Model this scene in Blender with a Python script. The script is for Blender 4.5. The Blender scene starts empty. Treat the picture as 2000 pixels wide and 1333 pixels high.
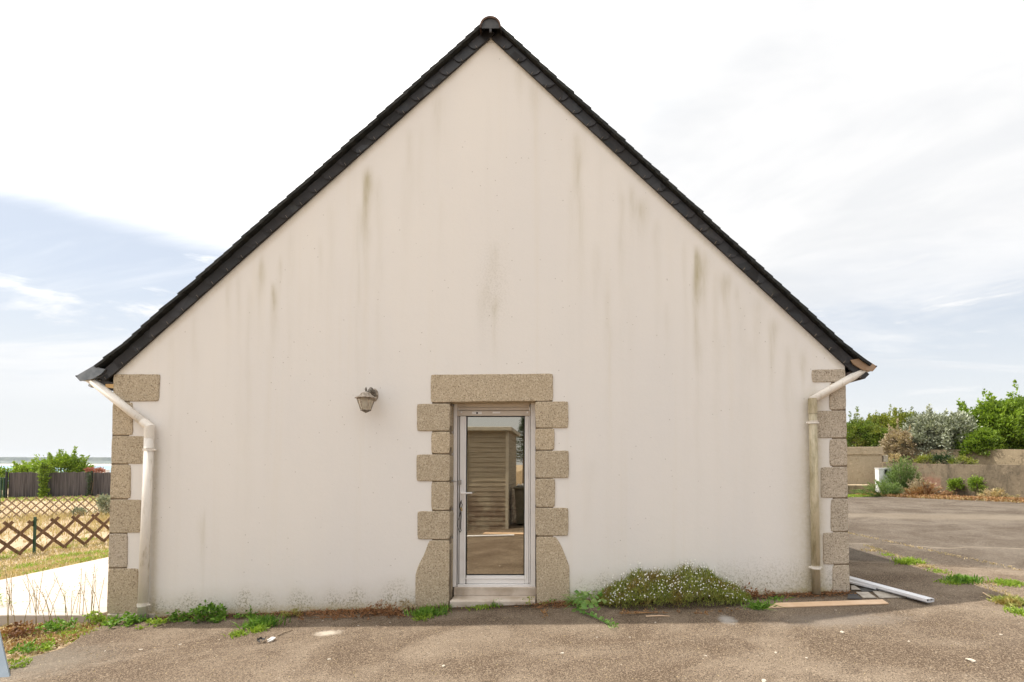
import bpy, bmesh, math, random
import numpy as np
from mathutils import Vector, Matrix, noise as mnoise
random.seed(7); rng = np.random.default_rng(7)
S = bpy.context.scene; COL = S.collection
R = math.radians
# ------------------------------------------------------------------ camera
F = 930.0; PITCH = R(1.5); CAMZ = 1.57
PPX = 1090.0; PPY = 903.0 - F*math.tan(PITCH)
cam = bpy.data.cameras.new('camera'); co = bpy.data.objects.new('camera', cam); COL.objects.link(co)
cam.sensor_width = 36; cam.lens = F/2000*36
cam.shift_x = -(PPX-1000)/2000; cam.shift_y = (PPY-666.5)/2000
cam.clip_start = .05; cam.clip_end = 12000
co.location = (0, 0, CAMZ); co.rotation_euler = (R(90)+PITCH, 0, 0)
S.camera = co
# ------------------------------------------------------------------ world, sun
SUNDIR = Vector((-0.47, 0.125, 1.0)).normalized()
sun_el = math.asin(SUNDIR.z); sun_rot = math.atan2(SUNDIR.x, SUNDIR.y)
W = bpy.data.worlds.new("World"); S.world = W; W.use_nodes = True
nt = W.node_tree; nt.nodes.clear()
def N(nt, t, **kw):
    n = nt.nodes.new(t)
    for k, v in kw.items():
        if k.startswith('i_'):
            n.inputs[k[2:].replace('_', ' ')].default_value = v
        else: setattr(n, k, v)
    return n
def MATH(nt, op, a, b=None, c=None, clamp=False):
    n = nt.nodes.new('ShaderNodeMath'); n.operation = op; n.use_clamp = clamp
    for i, x in enumerate((a, b, c)):
        if x is None: continue
        if isinstance(x, (int, float)): n.inputs[i].default_value = x
        else: nt.links.new(x, n.inputs[i])
    return n.outputs[0]
def MIX(nt, f, a, b, bt='MIX'):
    n = nt.nodes.new('ShaderNodeMix'); n.data_type = 'RGBA'; n.blend_type = bt
    for s, x in ((n.inputs[0], f), (n.inputs[6], a), (n.inputs[7], b)):
        if isinstance(x, (int, float)): s.default_value = x
        elif isinstance(x, (tuple, list)): s.default_value = (*x[:3], 1)
        else: nt.links.new(x, s)
    return n.outputs[2]
def RAMP(nt, x, lo, hi, a=0.0, b=1.0, smooth=True):
    n = nt.nodes.new('ShaderNodeMapRange'); n.interpolation_type = 'SMOOTHSTEP' if smooth else 'LINEAR'
    nt.links.new(x, n.inputs[0])
    for i, v in ((1, lo), (2, hi), (3, a), (4, b)): n.inputs[i].default_value = v
    return n.outputs[0]
def NOISE(nt, vec, scale, detail=4, rough=.55, dist=0.0, out='Fac'):
    n = nt.nodes.new('ShaderNodeTexNoise'); n.inputs['Scale'].default_value = scale
    n.inputs['Detail'].default_value = detail; n.inputs['Roughness'].default_value = rough
    n.inputs['Distortion'].default_value = dist
    if vec is not None: nt.links.new(vec, n.inputs['Vector'])
    return n.outputs[out]
def MAPV(nt, vec, scale=(1, 1, 1), loc=(0, 0, 0), rot=(0, 0, 0)):
    n = nt.nodes.new('ShaderNodeMapping'); n.inputs['Scale'].default_value = scale
    n.inputs['Location'].default_value = loc; n.inputs['Rotation'].default_value = rot
    nt.links.new(vec, n.inputs['Vector']); return n.outputs[0]
sky = N(nt, 'ShaderNodeTexSky', sky_type='NISHITA', sun_disc=False, sun_elevation=sun_el, sun_rotation=sun_rot)
sky.air_density = 1.0; sky.dust_density = 2.0; sky.altitude = 10
tc = N(nt, 'ShaderNodeTexCoord'); D_ = tc.outputs['Generated']
sp = N(nt, 'ShaderNodeSeparateXYZ'); nt.links.new(D_, sp.inputs[0])
hx = MATH(nt, 'SQRT', MATH(nt, 'ADD', MATH(nt, 'MULTIPLY', sp.outputs[0], sp.outputs[0]), MATH(nt, 'MULTIPLY', sp.outputs[1], sp.outputs[1])))
hx = MATH(nt, 'MAXIMUM', hx, .001)
el = MATH(nt, 'DIVIDE', sp.outputs[2], hx)
xh = MATH(nt, 'DIVIDE', sp.outputs[0], hx)
cmb = N(nt, 'ShaderNodeCombineXYZ')                         # cloud-deck coordinates
zc = MATH(nt, 'ADD', MATH(nt, 'MAXIMUM', sp.outputs[2], 0.0), .12)
nt.links.new(MATH(nt, 'DIVIDE', sp.outputs[0], zc), cmb.inputs[0]); nt.links.new(MATH(nt, 'DIVIDE', sp.outputs[1], zc), cmb.inputs[1])
deck = cmb.outputs[0]
n1 = NOISE(nt, MAPV(nt, deck, (.35, .8, 1), (3.1, 1.4, 0), (0, 0, R(-25))), 1.0, 7, .62, .6)
n2 = NOISE(nt, MAPV(nt, deck, (.16, .55, 1), (7.3, 2.2, 0), (0, 0, R(-18))), 1.3, 8, .6, 1.0)
thr = MATH(nt, 'SUBTRACT', .31, MATH(nt, 'MULTIPLY', xh, .11))
h = MATH(nt, 'SUBTRACT', MATH(nt, 'ADD', el, MATH(nt, 'MULTIPLY', MATH(nt, 'SUBTRACT', n1, .5), .30)), thr)
cover = MATH(nt, 'ADD', MATH(nt, 'MULTIPLY', RAMP(nt, h, -.035, .03), .55), MATH(nt, 'MULTIPLY', RAMP(nt, h, -.03, .12), .45))
wisp = MATH(nt, 'MULTIPLY', RAMP(nt, n2, .47, .62), RAMP(nt, el, .05, .16))
n4 = NOISE(nt, MAPV(nt, D_, (3.2, 3.2, 17), (.4, 2.3, .7), (R(6), R(-8), 0)), 1.0, 7, .62, .5)
wisp = MATH(nt, 'MAXIMUM', MATH(nt, 'MULTIPLY', wisp, .8), MATH(nt, 'MULTIPLY', RAMP(nt, n4, .53, .66), RAMP(nt, el, .08, .16)))
cover = MATH(nt, 'MAXIMUM', cover, MATH(nt, 'MULTIPLY', wisp, .85))
thin = MATH(nt, 'MULTIPLY', RAMP(nt, NOISE(nt, MAPV(nt, deck, (.5, .9, 1), (1.1, 5.2, 0)), .9, 6, .6, .5), .50, .72), RAMP(nt, xh, .0, .45))
cover = MATH(nt, 'SUBTRACT', cover, MATH(nt, 'MULTIPLY', thin, .55), clamp=True)
skyc = MIX(nt, .52, sky.outputs[0], (8.6, 9.1, 9.7))
skyc = MIX(nt, RAMP(nt, el, .34, .0, 0, .85), skyc, (7.9, 8.05, 8.15))
tone = NOISE(nt, MAPV(nt, deck, (.6, 1.1, 1), (0, 9, 0)), 1.0, 6, .6, .4)
cloudc = MIX(nt, RAMP(nt, tone, .38, .56), (7.7, 7.8, 7.95), (9.0, 8.95, 8.9))
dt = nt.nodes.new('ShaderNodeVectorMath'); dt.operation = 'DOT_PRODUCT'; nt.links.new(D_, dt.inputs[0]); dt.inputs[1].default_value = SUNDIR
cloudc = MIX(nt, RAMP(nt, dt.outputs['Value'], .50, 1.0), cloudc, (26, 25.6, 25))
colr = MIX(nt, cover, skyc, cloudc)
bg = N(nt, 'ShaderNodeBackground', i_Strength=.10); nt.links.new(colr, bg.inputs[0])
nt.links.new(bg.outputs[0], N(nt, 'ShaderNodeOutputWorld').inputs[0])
sl = bpy.data.lights.new('sun', 'SUN'); sl.energy = 5.0; sl.angle = R(.6); sl.color = (1, .95, .87)
so = bpy.data.objects.new('sun', sl); COL.objects.link(so); so.rotation_euler = SUNDIR.to_track_quat('Z', 'Y').to_euler()
so.location = (-10, 10, 30)
S.view_settings.view_transform = 'Standard'; S.view_settings.look = 'None'; S.view_settings.gamma = 1
S.view_settings.exposure = 0.22; S.view_settings.use_curve_mapping = False
S.render.engine = 'CYCLES'; S.cycles.max_bounces = 8; S.cycles.transparent_max_bounces = 16
S.render.resolution_x = 1024; S.render.resolution_y = 682
# ------------------------------------------------------------------ projection helpers (real places from the photo's measures)
ct, st_ = math.cos(PITCH), math.sin(PITCH)
def ray(px, py):
    u = (px-PPX)/F; v = -(py-PPY)/F
    return (u, ct - v*st_, st_ + v*ct)
def P(px, py, Y):
    r = ray(px, py); t = Y/r[1]
    return Vector((r[0]*t, Y, CAMZ + r[2]*t))
def sstep(a, b, x):
    t = np.clip((x-a)/(b-a), 0, 1); return t*t*(3-2*t)
WY = 5.57
def gz(x, y):
    x = np.asarray(x, float); y = np.asarray(y, float)
    p = .05 + np.where(x < 3.41, .037, .030)*(np.clip(x, -9, 18)-3.41) + .006*(np.clip(y, 0, 24)-WY)
    t = sstep(-8.4, -13.0, x)
    p = p*(1-t) + (-.86 + .010*(np.clip(y, 10, 35)-12))*t
    # falls to the sea far behind
    f = sstep(48, 130, y)
    p = p*(1-f) + (-14)*f
    return p
def gzf(x, y): return float(gz(x, y))
def G(px, py, off=0.0):
    r = ray(px, py); t = 3.0
    lo, hi = .5, 300
    for _ in range(60):
        m = (lo+hi)/2; z = CAMZ + r[2]*m
        if z > gzf(r[0]*m, r[1]*m)+off: lo = m
        else: hi = m
    return Vector((r[0]*lo, r[1]*lo, gzf(r[0]*lo, r[1]*lo)+off))
# ------------------------------------------------------------------ object helpers
def tag(o, label=None, cat=None, group=None, kind=None):
    if label: o['label'] = label
    if cat: o['category'] = cat
    if group: o['group'] = group
    if kind: o['kind'] = kind
    return o
def empty(name, loc, label, cat, group=None):
    o = bpy.data.objects.new(name, None); o.empty_display_size = .1; COL.objects.link(o); o.location = loc
    return tag(o, label, cat, group)
def link(name, me, mats, parent=None, smooth=False):
    o = bpy.data.objects.new(name, me); COL.objects.link(o)
    for m in (mats if isinstance(mats, (list, tuple)) else [mats]): me.materials.append(m)
    if smooth: me.polygons.foreach_set('use_smooth', [True]*len(me.polygons))
    if parent is not None:
        o.parent = parent
        bpy_inv(o, parent)
    return o
def wloc(o):
    v = Vector(o.location)
    while o.parent: o = o.parent; v += Vector(o.location)
    return v
def bpy_inv(o, parent): o.location = -wloc(parent)          # geometry is written in world metres
def pm(name, verts, faces, mats, parent=None, smooth=False, tint=None):
    me = bpy.data.meshes.new(name)
    me.from_pydata([tuple(v) for v in verts] if not isinstance(verts, np.ndarray) else verts.tolist(), [], faces if not isinstance(faces, np.ndarray) else faces.tolist())
    if tint is not None:
        a = me.attributes.new('tint', 'FLOAT', 'POINT'); a.data.foreach_set('value', np.asarray(tint, dtype=np.float32))
    me.update(); return link(name, me, mats, parent, smooth)
def bmo(name, bm, mats, parent=None, smooth=False):
    bmesh.ops.recalc_face_normals(bm, faces=bm.faces)
    me = bpy.data.meshes.new(name); bm.to_mesh(me); bm.free(); return link(name, me, mats, parent, smooth)
def box(bm, c, s, rot=None, bev=0.0, seg=2):
    r = bmesh.ops.create_cube(bm, size=1); vs = r['verts']
    for v in vs: v.co = Vector((v.co.x*s[0], v.co.y*s[1], v.co.z*s[2]))
    if bev > 0:
        es = list({e for v in vs for e in v.link_edges})
        rb = bmesh.ops.bevel(bm, geom=es, offset=bev, segments=seg, affect='EDGES', profile=.5)
        vs = list({v for f in rb['faces'] for v in f.verts} | {v for v in vs if v.is_valid})
    M = Matrix.Translation(Vector(c)) @ (rot.to_4x4() if rot is not None else Matrix())
    for v in vs: v.co = M @ v.co
    return vs
def bx(bm, x0, x1, y0, y1, z0, z1, bev=0.0, seg=2):
    return box(bm, ((x0+x1)/2, (y0+y1)/2, (z0+z1)/2), (abs(x1-x0), abs(y1-y0), abs(z1-z0)), None, bev, seg)
def frame_of(d):
    d = Vector(d).normalized(); a = Vector((0, 0, 1)) if abs(d.z) < .9 else Vector((1, 0, 0))
    u = d.cross(a).normalized(); return u, u.cross(d).normalized()
def tube(bm, pts, rad, n=12, caps=True):
    pts = [Vector(p) for p in pts]; rings = []
    rr = rad if isinstance(rad, (list, tuple)) else [rad]*len(pts)
    u0 = None
    for i, p in enumerate(pts):
        d = (pts[min(i+1, len(pts)-1)] - pts[max(i-1, 0)]).normalized()
        if u0 is None: u, w = frame_of(d)
        else:
            u = (u0 - d*u0.dot(d)).normalized(); w = u.cross(d)
        u0 = u
        k = 1.0
        if 0 < i < len(pts)-1:
            a = (pts[i]-pts[i-1]).normalized(); b = (pts[i+1]-pts[i]).normalized()
            k = 1/max(.5, math.cos(a.angle(b)/2))
            ax = (b-a)
            ax = ax.normalized() if ax.length > 1e-5 else None
        else: ax = None
        ring = []
        for j in range(n):
            t = 2*math.pi*j/n; o = u*math.cos(t)*rr[i] + w*math.sin(t)*rr[i]
            if ax is not None: o += ax*(o.dot(ax))*(k-1)
            ring.append(bm.verts.new(p+o))
        rings.append(ring)
    for a, b in zip(rings, rings[1:]):
        for j in range(n): bm.faces.new((a[j], a[(j+1) % n], b[(j+1) % n], b[j]))
    if caps:
        bm.faces.new(rings[0][::-1]); bm.faces.new(rings[-1])
def lathe(bm, c, prof, n=16):
    c = Vector(c); rings = []
    for r, z in prof:
        rings.append([bm.verts.new(c+Vector((r*math.cos(2*math.pi*j/n), r*math.sin(2*math.pi*j/n), z))) for j in range(n)])
    for a, b in zip(rings, rings[1:]):
        for j in range(n): bm.faces.new((a[j], a[(j+1) % n], b[(j+1) % n], b[j]))
    bm.faces.new(rings[0][::-1]); bm.faces.new(rings[-1])
def prism(bm, poly, d):
    """extrude a closed polygon (list of Vectors) by vector d"""
    a = [bm.verts.new(Vector(p)) for p in poly]; b = [bm.verts.new(Vector(p)+Vector(d)) for p in poly]
    n = len(poly); fs = [bm.faces.new(a), bm.faces.new(b[::-1])]
    for i in range(n): fs.append(bm.faces.new((a[i], b[i], b[(i+1) % n], a[(i+1) % n])))
    return a, b, fs
# ------------------------------------------------------------------ materials
def newmat(name):
    m = bpy.data.materials.new(name); m.use_nodes = True; t = m.node_tree; t.nodes.clear()
    out = t.nodes.new('ShaderNodeOutputMaterial'); b = t.nodes.new('ShaderNodeBsdfPrincipled')
    t.links.new(b.outputs[0], out.inputs[0]); geo = t.nodes.new('ShaderNodeNewGeometry')
    return m, t, b, geo.outputs['Position'], out
def setc(t, b, c):
    if isinstance(c, (tuple, list)): b.inputs['Base Color'].default_value = (*c[:3], 1)
    else: t.links.new(c, b.inputs['Base Color'])
def bump(t, b, h, strength=.3, dist=.01):
    n = t.nodes.new('ShaderNodeBump'); n.inputs['Strength'].default_value = strength; n.inputs['Distance'].default_value = dist
    t.links.new(h, n.inputs['Height']); t.links.new(n.outputs[0], b.inputs['Normal'])
def simple(name, a, b_, scale=8, rough=.6, bs=.2, bd=.005, metal=0.0, bscale=None, detail=5, lo=.35, hi=.65):
    m, t, b, pos, out = newmat(name)
    f = RAMP(t, NOISE(t, pos, scale, detail), lo, hi)
    setc(t, b, MIX(t, f, a, b_)); b.inputs['Roughness'].default_value = rough; b.inputs['Metallic'].default_value = metal
    if bs > 0: bump(t, b, NOISE(t, pos, bscale or scale*4, 5), bs, bd)
    return m
def leafmat(name, a, b_, c=None, rough=.55, trans=.35, nscale=2.0, gloss=.3):
    m, t, b, pos, out = newmat(name)
    at = t.nodes.new('ShaderNodeAttribute'); at.attribute_name = 'tint'
    col = MIX(t, at.outputs['Fac'], a, b_)
    if c is not None: col = MIX(t, RAMP(t, NOISE(t, pos, nscale, 3), .48, .68), col, c)
    setc(t, b, col); b.inputs['Roughness'].default_value = rough; b.inputs['Specular IOR Level'].default_value = gloss
    tr = t.nodes.new('ShaderNodeBsdfTranslucent'); t.links.new(MIX(t, 1.0, col, (1.25, 1.3, .7), 'MULTIPLY'), tr.inputs[0])
    mx = t.nodes.new('ShaderNodeMixShader'); mx.inputs[0].default_value = trans
    t.links.new(b.outputs[0], mx.inputs[1]); t.links.new(tr.outputs[0], mx.inputs[2]); t.links.new(mx.outputs[0], out.inputs[0])
    return m
# granite quoins
def granite(name, ca, cb, cdark, clight):
    m, t, b, pos, out = newmat(name)
    base = MIX(t, RAMP(t, NOISE(t, pos, 3.0, 4), .3, .7), ca, cb)
    sp1 = NOISE(t, pos, 66, 3, .75); sp2 = NOISE(t, MAPV(t, pos, loc=(5, 3, 1)), 58, 3, .75)
    col = MIX(t, RAMP(t, sp1, .50, .62), base, clight)
    col = MIX(t, RAMP(t, sp2, .52, .64, 0, .75), col, cdark)
    col = MIX(t, RAMP(t, NOISE(t, pos, 1.7, 5), .55, .8, 0, .45), col, tuple(v*.55 for v in ca))
    oi = t.nodes.new('ShaderNodeObjectInfo')
    col = MIX(t, RAMP(t, oi.outputs['Random'], 0, 1, 0, .38, False), col, MIX(t, 1.0, col, (.70, .74, .80), 'MULTIPLY'))
    setc(t, b, col); b.inputs['Roughness'].default_value = .9; b.inputs['Specular IOR Level'].default_value = .2
    bump(t, b, MATH(t, 'ADD', sp1, sp2), .45, .008); return m
M_GR = granite('granite', (.48, .385, .265), (.52, .42, .295), (.16, .115, .075), (.66, .56, .41))
M_GRG = granite('granite_pinkish', (.46, .385, .29), (.50, .42, .325), (.17, .13, .095), (.66, .57, .46))
# rendered wall
def wallmat():
    m, t, b, pos, out = newmat('cream_render')
    at = t.nodes.new('ShaderNodeAttribute'); at.attribute_name = 'stain'
    s = t.nodes.new('ShaderNodeSeparateColor'); t.links.new(at.outputs['Color'], s.inputs[0])
    n_big = NOISE(t, MAPV(t, pos, (1.0, 1, .30)), 1.3, 5); n_str = NOISE(t, MAPV(t, pos, (7, 1, .22)), 1.0, 5, .6)
    n_f = NOISE(t, pos, 24, 5, .65)
    base = MIX(t, RAMP(t, n_big, .3, .7), (.80, .760, .715), (.775, .740, .705))
    base = MIX(t, RAMP(t, n_str, .52, .80, 0, .22), base, (.72, .65, .53))
    algae = MATH(t, 'MULTIPLY', s.outputs[0], RAMP(t, NOISE(t, MAPV(t, pos, (14, 1, 2.2)), 1.0, 6, .65), .22, .72, .35, 1.35))
    base = MIX(t, MATH(t, 'MULTIPLY', algae, .58, clamp=True), base, (.40, .345, .195))
    speck = MATH(t, 'MULTIPLY', s.outputs[1], RAMP(t, NOISE(t, pos, 46, 6, .82), .49, .58))
    base = MIX(t, MATH(t, 'MULTIPLY', speck, .85, clamp=True), base, (.20, .17, .09))
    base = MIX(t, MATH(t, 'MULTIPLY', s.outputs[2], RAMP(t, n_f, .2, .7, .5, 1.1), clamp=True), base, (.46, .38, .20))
    # scattered dark pin specks
    v = t.nodes.new('ShaderNodeTexVoronoi'); v.inputs['Scale'].default_value = 11; t.links.new(pos, v.inputs['Vector'])
    pin = MATH(t, 'MULTIPLY', RAMP(t, v.outputs['Distance'], .085, .04), RAMP(t, NOISE(t, pos, 1.9, 3), .42, .55))
    base = MIX(t, MATH(t, 'MULTIPLY', pin, .5), base, (.22, .18, .12))
    setc(t, b, base); b.inputs['Roughness'].default_value = .92; b.inputs['Specular IOR Level'].default_value = .15
    bump(t, b, MATH(t, 'ADD', n_f, MATH(t, 'MULTIPLY', NOISE(t, pos, 5, 3), 2.0)), .22, .006); return m
M_WALL = wallmat()
def slatemat():
    m, t, b, pos, out = newmat('slate')
    v = t.nodes.new('ShaderNodeTexVoronoi'); v.inputs['Scale'].default_value = 4.3; t.links.new(pos, v.inputs['Vector'])
    s = t.nodes.new('ShaderNodeSeparateColor'); t.links.new(v.outputs['Color'], s.inputs[0])
    c = MIX(t, s.outputs[0], (.009, .009, .010), (.030, .028, .030)); n = NOISE(t, pos, 30, 6, .7)
    c = MIX(t, RAMP(t, n, .56, .72, 0, .6), c, (.055, .050, .042)); c = MIX(t, RAMP(t, NOISE(t, pos, 5, 5, .7), .6, .7, 0, .5), c, (.045, .042, .030))
    setc(t, b, c); t.links.new(RAMP(t, s.outputs[1], 0, 1, .45, .8), b.inputs['Roughness']); bump(t, b, n, .4, .005); return m
M_SLATE = slatemat()
M_SLATE2 = simple('slate_edge', (.008, .009, .008), (.022, .022, .019), 14, .8, .5, .006, bscale=80)
M_HOOK = simple('hook_metal', (.20, .16, .12), (.3, .24, .18), 30, .4, 0, metal=.8)
M_LICHEN = simple('ridge_terracotta', (.075, .045, .036), (.15, .09, .06), 14, .85, .5, .006, bscale=70)
M_SLATEG = simple('ridge_end_grey', (.045, .047, .050), (.075, .075, .078), 12, .7, .3, .004)
M_ZINC = simple('grey_zinc', (.16, .18, .20), (.24, .26, .28), 12, .45, .15, .003, metal=.3)
M_RUST = simple('brown_zinc', (.30, .19, .11), (.38, .26, .17), 9, .5, .15, .003, metal=.2)
M_BLACK = simple('dark_soffit', (.018, .017, .018), (.035, .032, .03), 14, .6, .2)
M_PINE = simple('pine_soffit', (.55, .33, .12), (.62, .40, .17), 10, .6, .1)
def pvcmat(name, ca, cb, stain, lo, hi, amt):
    m, t, b, pos, out = newmat(name)
    base = MIX(t, RAMP(t, NOISE(t, pos, 3, 4), .3, .7), ca, cb)
    base = MIX(t, RAMP(t, NOISE(t, MAPV(t, pos, (9, 9, 2.0)), 1.5, 6, .7), lo, hi, 0, amt), base, stain)
    setc(t, b, base); b.inputs['Roughness'].default_value = .5; bump(t, b, NOISE(t, pos, 40, 3), .08, .003); return m
M_PVC = pvcmat('white_pvc', (.82, .76, .68), (.78, .72, .64), (.42, .36, .25), .52, .75, .75)
M_PVCM = pvcmat('mossy_pvc', (.48, .41, .27), (.56, .48, .34), (.22, .18, .085), .40, .70, .8)
M_PVCW = simple('door_pvc', (.87, .84, .82), (.82, .79, .77), 4, .35, .03)
M_ALU = simple('shutter_beige', (.66, .58, .49), (.60, .53, .45), 5, .45, .05)
M_GASK = simple('gasket', (.02, .02, .02), (.03, .03, .03), 5, .6, 0)
M_SILL = simple('sill_stone', (.42, .34, .26), (.58, .50, .42), 5, .9, .4, .006, bscale=40)
M_CEM = simple('cement_base', (.42, .37, .28), (.55, .49, .40), 6, .95, .5, .01, bscale=30)
M_BLK = simple('black_plastic', (.012, .012, .013), (.02, .02, .02), 20, .5, 0)
M_BRASS = simple('brass', (.55, .36, .10), (.6, .42, .16), 30, .35, 0, metal=.9)
M_STEEL = simple('steel', (.35, .34, .33), (.5, .48, .46), 30, .35, 0, metal=.8)
def glassmat():
    m, t, b, pos, out = newmat('door_glass'); t.nodes.remove(b)
    g = t.nodes.new('ShaderNodeBsdfGlossy'); g.inputs['Roughness'].default_value = .0; g.inputs[0].default_value = (.86, .80, .68, 1)
    tr = t.nodes.new('ShaderNodeBsdfTransparent'); tr.inputs[0].default_value = (.62, .60, .55, 1)
    mx = t.nodes.new('ShaderNodeMixShader'); mx.inputs[0].default_value = .52
    t.links.new(tr.outputs[0], mx.inputs[1]); t.links.new(g.outputs[0], mx.inputs[2]); t.links.new(mx.outputs[0], out.inputs[0]); return m
M_GLASS = glassmat()
def lampglass():
    m, t, b, pos, out = newmat('lantern_glass')
    b.inputs['Base Color'].default_value = (.70, .64, .52, 1); b.inputs['Roughness'].default_value = .15
    tr = t.nodes.new('ShaderNodeBsdfTransparent'); tr.inputs[0].default_value = (.9, .86, .78, 1)
    mx = t.nodes.new('ShaderNodeMixShader'); mx.inputs[0].default_value = .35
    t.links.new(tr.outputs[0], mx.inputs[1]); t.links.new(b.outputs[0], mx.inputs[2]); t.links.new(mx.outputs[0], out.inputs[0]); return m
M_LGLASS = lampglass()
M_LMET = simple('weathered_lantern_metal', (.50, .43, .35), (.20, .16, .12), 34, .6, .3, .003, metal=.15)
M_LDARK = simple('corroded_lantern_metal', (.09, .075, .06), (.26, .23, .19), 60, .7, .6, .004, metal=.2)
def asphalt():
    m, t, b, pos, out = newmat('worn_asphalt')
    big = NOISE(t, MAPV(t, pos, (1.0, 1.15, 1)), .8, 5, .6, .8); mid = NOISE(t, MAPV(t, pos, loc=(9, 4, 0)), 2.6, 5, .6)
    base = MIX(t, RAMP(t, big, .36, .64), (.100, .070, .047), (.205, .160, .118))
    base = MIX(t, RAMP(t, mid, .45, .72, 0, .6), base, (.074, .050, .034))
    sp1 = NOISE(t, pos, 92, 3, .85); sp2 = NOISE(t, MAPV(t, pos, loc=(3, 7, 1)), 100, 2, .8)
    v = t.nodes.new('ShaderNodeTexVoronoi'); v.inputs['Scale'].default_value = 85; t.links.new(pos, v.inputs['Vector'])
    vc = t.nodes.new('ShaderNodeSeparateColor'); t.links.new(v.outputs['Color'], vc.inputs[0])
    base = MIX(t, RAMP(t, sp1, .52, .66, 0, .95), base, (.40, .31, .215))
    base = MIX(t, RAMP(t, vc.outputs[0], .55, .95, 0, .45), base, (.31, .24, .17))
    base = MIX(t, RAMP(t, sp2, .50, .64, 0, .9), base, (.026, .018, .014))
    base = MIX(t, MATH(t, 'MULTIPLY', RAMP(t, vc.outputs[1], .992, .997), .5), base, (.42, .36, .28))
    def spot(px, py, rx, ry, c, amt, base):
        g = G(px, py); s = t.nodes.new('ShaderNodeSeparateXYZ'); t.links.new(pos, s.inputs[0])
        dx = MATH(t, 'DIVIDE', MATH(t, 'SUBTRACT', s.outputs[0], g.x), rx); dy = MATH(t, 'DIVIDE', MATH(t, 'SUBTRACT', s.outputs[1], g.y), ry)
        r = MATH(t, 'SQRT', MATH(t, 'ADD', MATH(t, 'MULTIPLY', dx, dx), MATH(t, 'MULTIPLY', dy, dy)))
        r = MATH(t, 'ADD', r, MATH(t, 'MULTIPLY', MATH(t, 'SUBTRACT', NOISE(t, pos, 14, 5, .7), .5), 1.3))
        return MIX(t, RAMP(t, r, 1.1, .25, 0, amt), base, c)
    base = spot(640, 1241, .16, .10, (.50, .44, .36), .75, base)
    base = spot(1420, 1215, .10, .16, (.46, .44, .41), .6, base)
    base = spot(1640, 1215, .8, .25, (.22, .19, .16), .5, base)
    base = spot(60, 1300, .9, .5, (.19, .17, .14), .4, base)
    # brown earth and rot washed along the foot of the wall
    s = t.nodes.new('ShaderNodeSeparateXYZ'); t.links.new(pos, s.inputs[0])
    e = MATH(t, 'MULTIPLY', RAMP(t, MATH(t, 'ADD', s.outputs[1], MATH(t, 'MULTIPLY', NOISE(t, pos, 5, 5, .7), .22)), 5.42, 5.56), MATH(t, 'MULTIPLY', RAMP(t, s.outputs[1], 5.8, 5.7), RAMP(t, s.outputs[0], 3.9, 3.4)))
    base = MIX(t, MATH(t, 'MULTIPLY', e, .85), base, (.050, .032, .018))
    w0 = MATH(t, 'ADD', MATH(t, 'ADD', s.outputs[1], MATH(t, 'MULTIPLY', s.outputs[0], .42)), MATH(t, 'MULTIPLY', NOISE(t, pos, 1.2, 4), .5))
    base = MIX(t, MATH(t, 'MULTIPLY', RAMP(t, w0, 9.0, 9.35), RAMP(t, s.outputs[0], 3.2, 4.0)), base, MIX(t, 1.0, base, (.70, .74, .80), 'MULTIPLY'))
    # pale seams and bands across the yard on the right
    w = MATH(t, 'SUBTRACT', s.outputs[1], MATH(t, 'MULTIPLY', s.outputs[0], -.42))
    for c0, wd, am in ((11.05, .05, .5), (9.3, .04, .35), (15.6, .9, .35)):
        q = MATH(t, 'ABSOLUTE', MATH(t, 'SUBTRACT', MATH(t, 'ADD', w, MATH(t, 'MULTIPLY', NOISE(t, pos, .9, 4), .9)), c0))
        base = MIX(t, MATH(t, 'MULTIPLY', RAMP(t, q, wd, wd*.2, 0, am), RAMP(t, s.outputs[0], 3.2, 4.0)), base, (.27, .225, .17))
    setc(t, b, base); b.inputs['Roughness'].default_value = .95; b.inputs['Specular IOR Level'].default_value = .15
    bump(t, b, MATH(t, 'ADD', sp1, MATH(t, 'MULTIPLY', sp2, .8)), .55, .012); return m
M_ASPH = asphalt()
def earth():
    m, t, b, pos, out = newmat('dry_earth_grass')
    n1 = NOISE(t, pos, .35, 5, .6); n2 = NOISE(t, pos, 9, 6, .7); n3 = NOISE(t, pos, 55, 4, .7)
    c = MIX(t, RAMP(t, n2, .3, .7), (.44, .335, .225), (.33, .245, .155))
    c = MIX(t, RAMP(t, n3, .45, .65, 0, .6), c, (.54, .44, .32))
    c = MIX(t, RAMP(t, n1, .55, .75, 0, .55), c, (.27, .25, .12))
    sx = t.nodes.new('ShaderNodeSeparateXYZ'); t.links.new(pos, sx.inputs[0])
    c = MIX(t, MATH(t, 'MULTIPLY', RAMP(t, sx.outputs[0], -9.5, -8.0), RAMP(t, n2, .3, .6)), c, (.16, .11, .055))
    setc(t, b, c); b.inputs['Roughness'].default_value = 1; b.inputs['Specular IOR Level'].default_value = .05
    bump(t, b, MATH(t, 'ADD', n2, n3), .6, .03); return m
M_EARTH = earth()
def concrete():
    m, t, b, pos, out = newmat('pale_terrace_concrete')
    n = NOISE(t, pos, 2.2, 5); s = t.nodes.new('ShaderNodeSeparateXYZ'); t.links.new(pos, s.inputs[0])
    ln = NOISE(t, MAPV(t, pos, (.5, 9, 1), rot=(0, 0, R(12))), 1, 4, .6)
    c = MIX(t, RAMP(t, n, .3, .7), (.47, .405, .345), (.42, .36, .305)); c = MIX(t, RAMP(t, ln, .54, .66, 0, .4), c, (.33, .27, .21))
    setc(t, b, c); b.inputs['Roughness'].default_value = .9; bump(t, b, NOISE(t, pos, 30, 4), .3, .004); return m
M_CONC = concrete()
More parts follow.
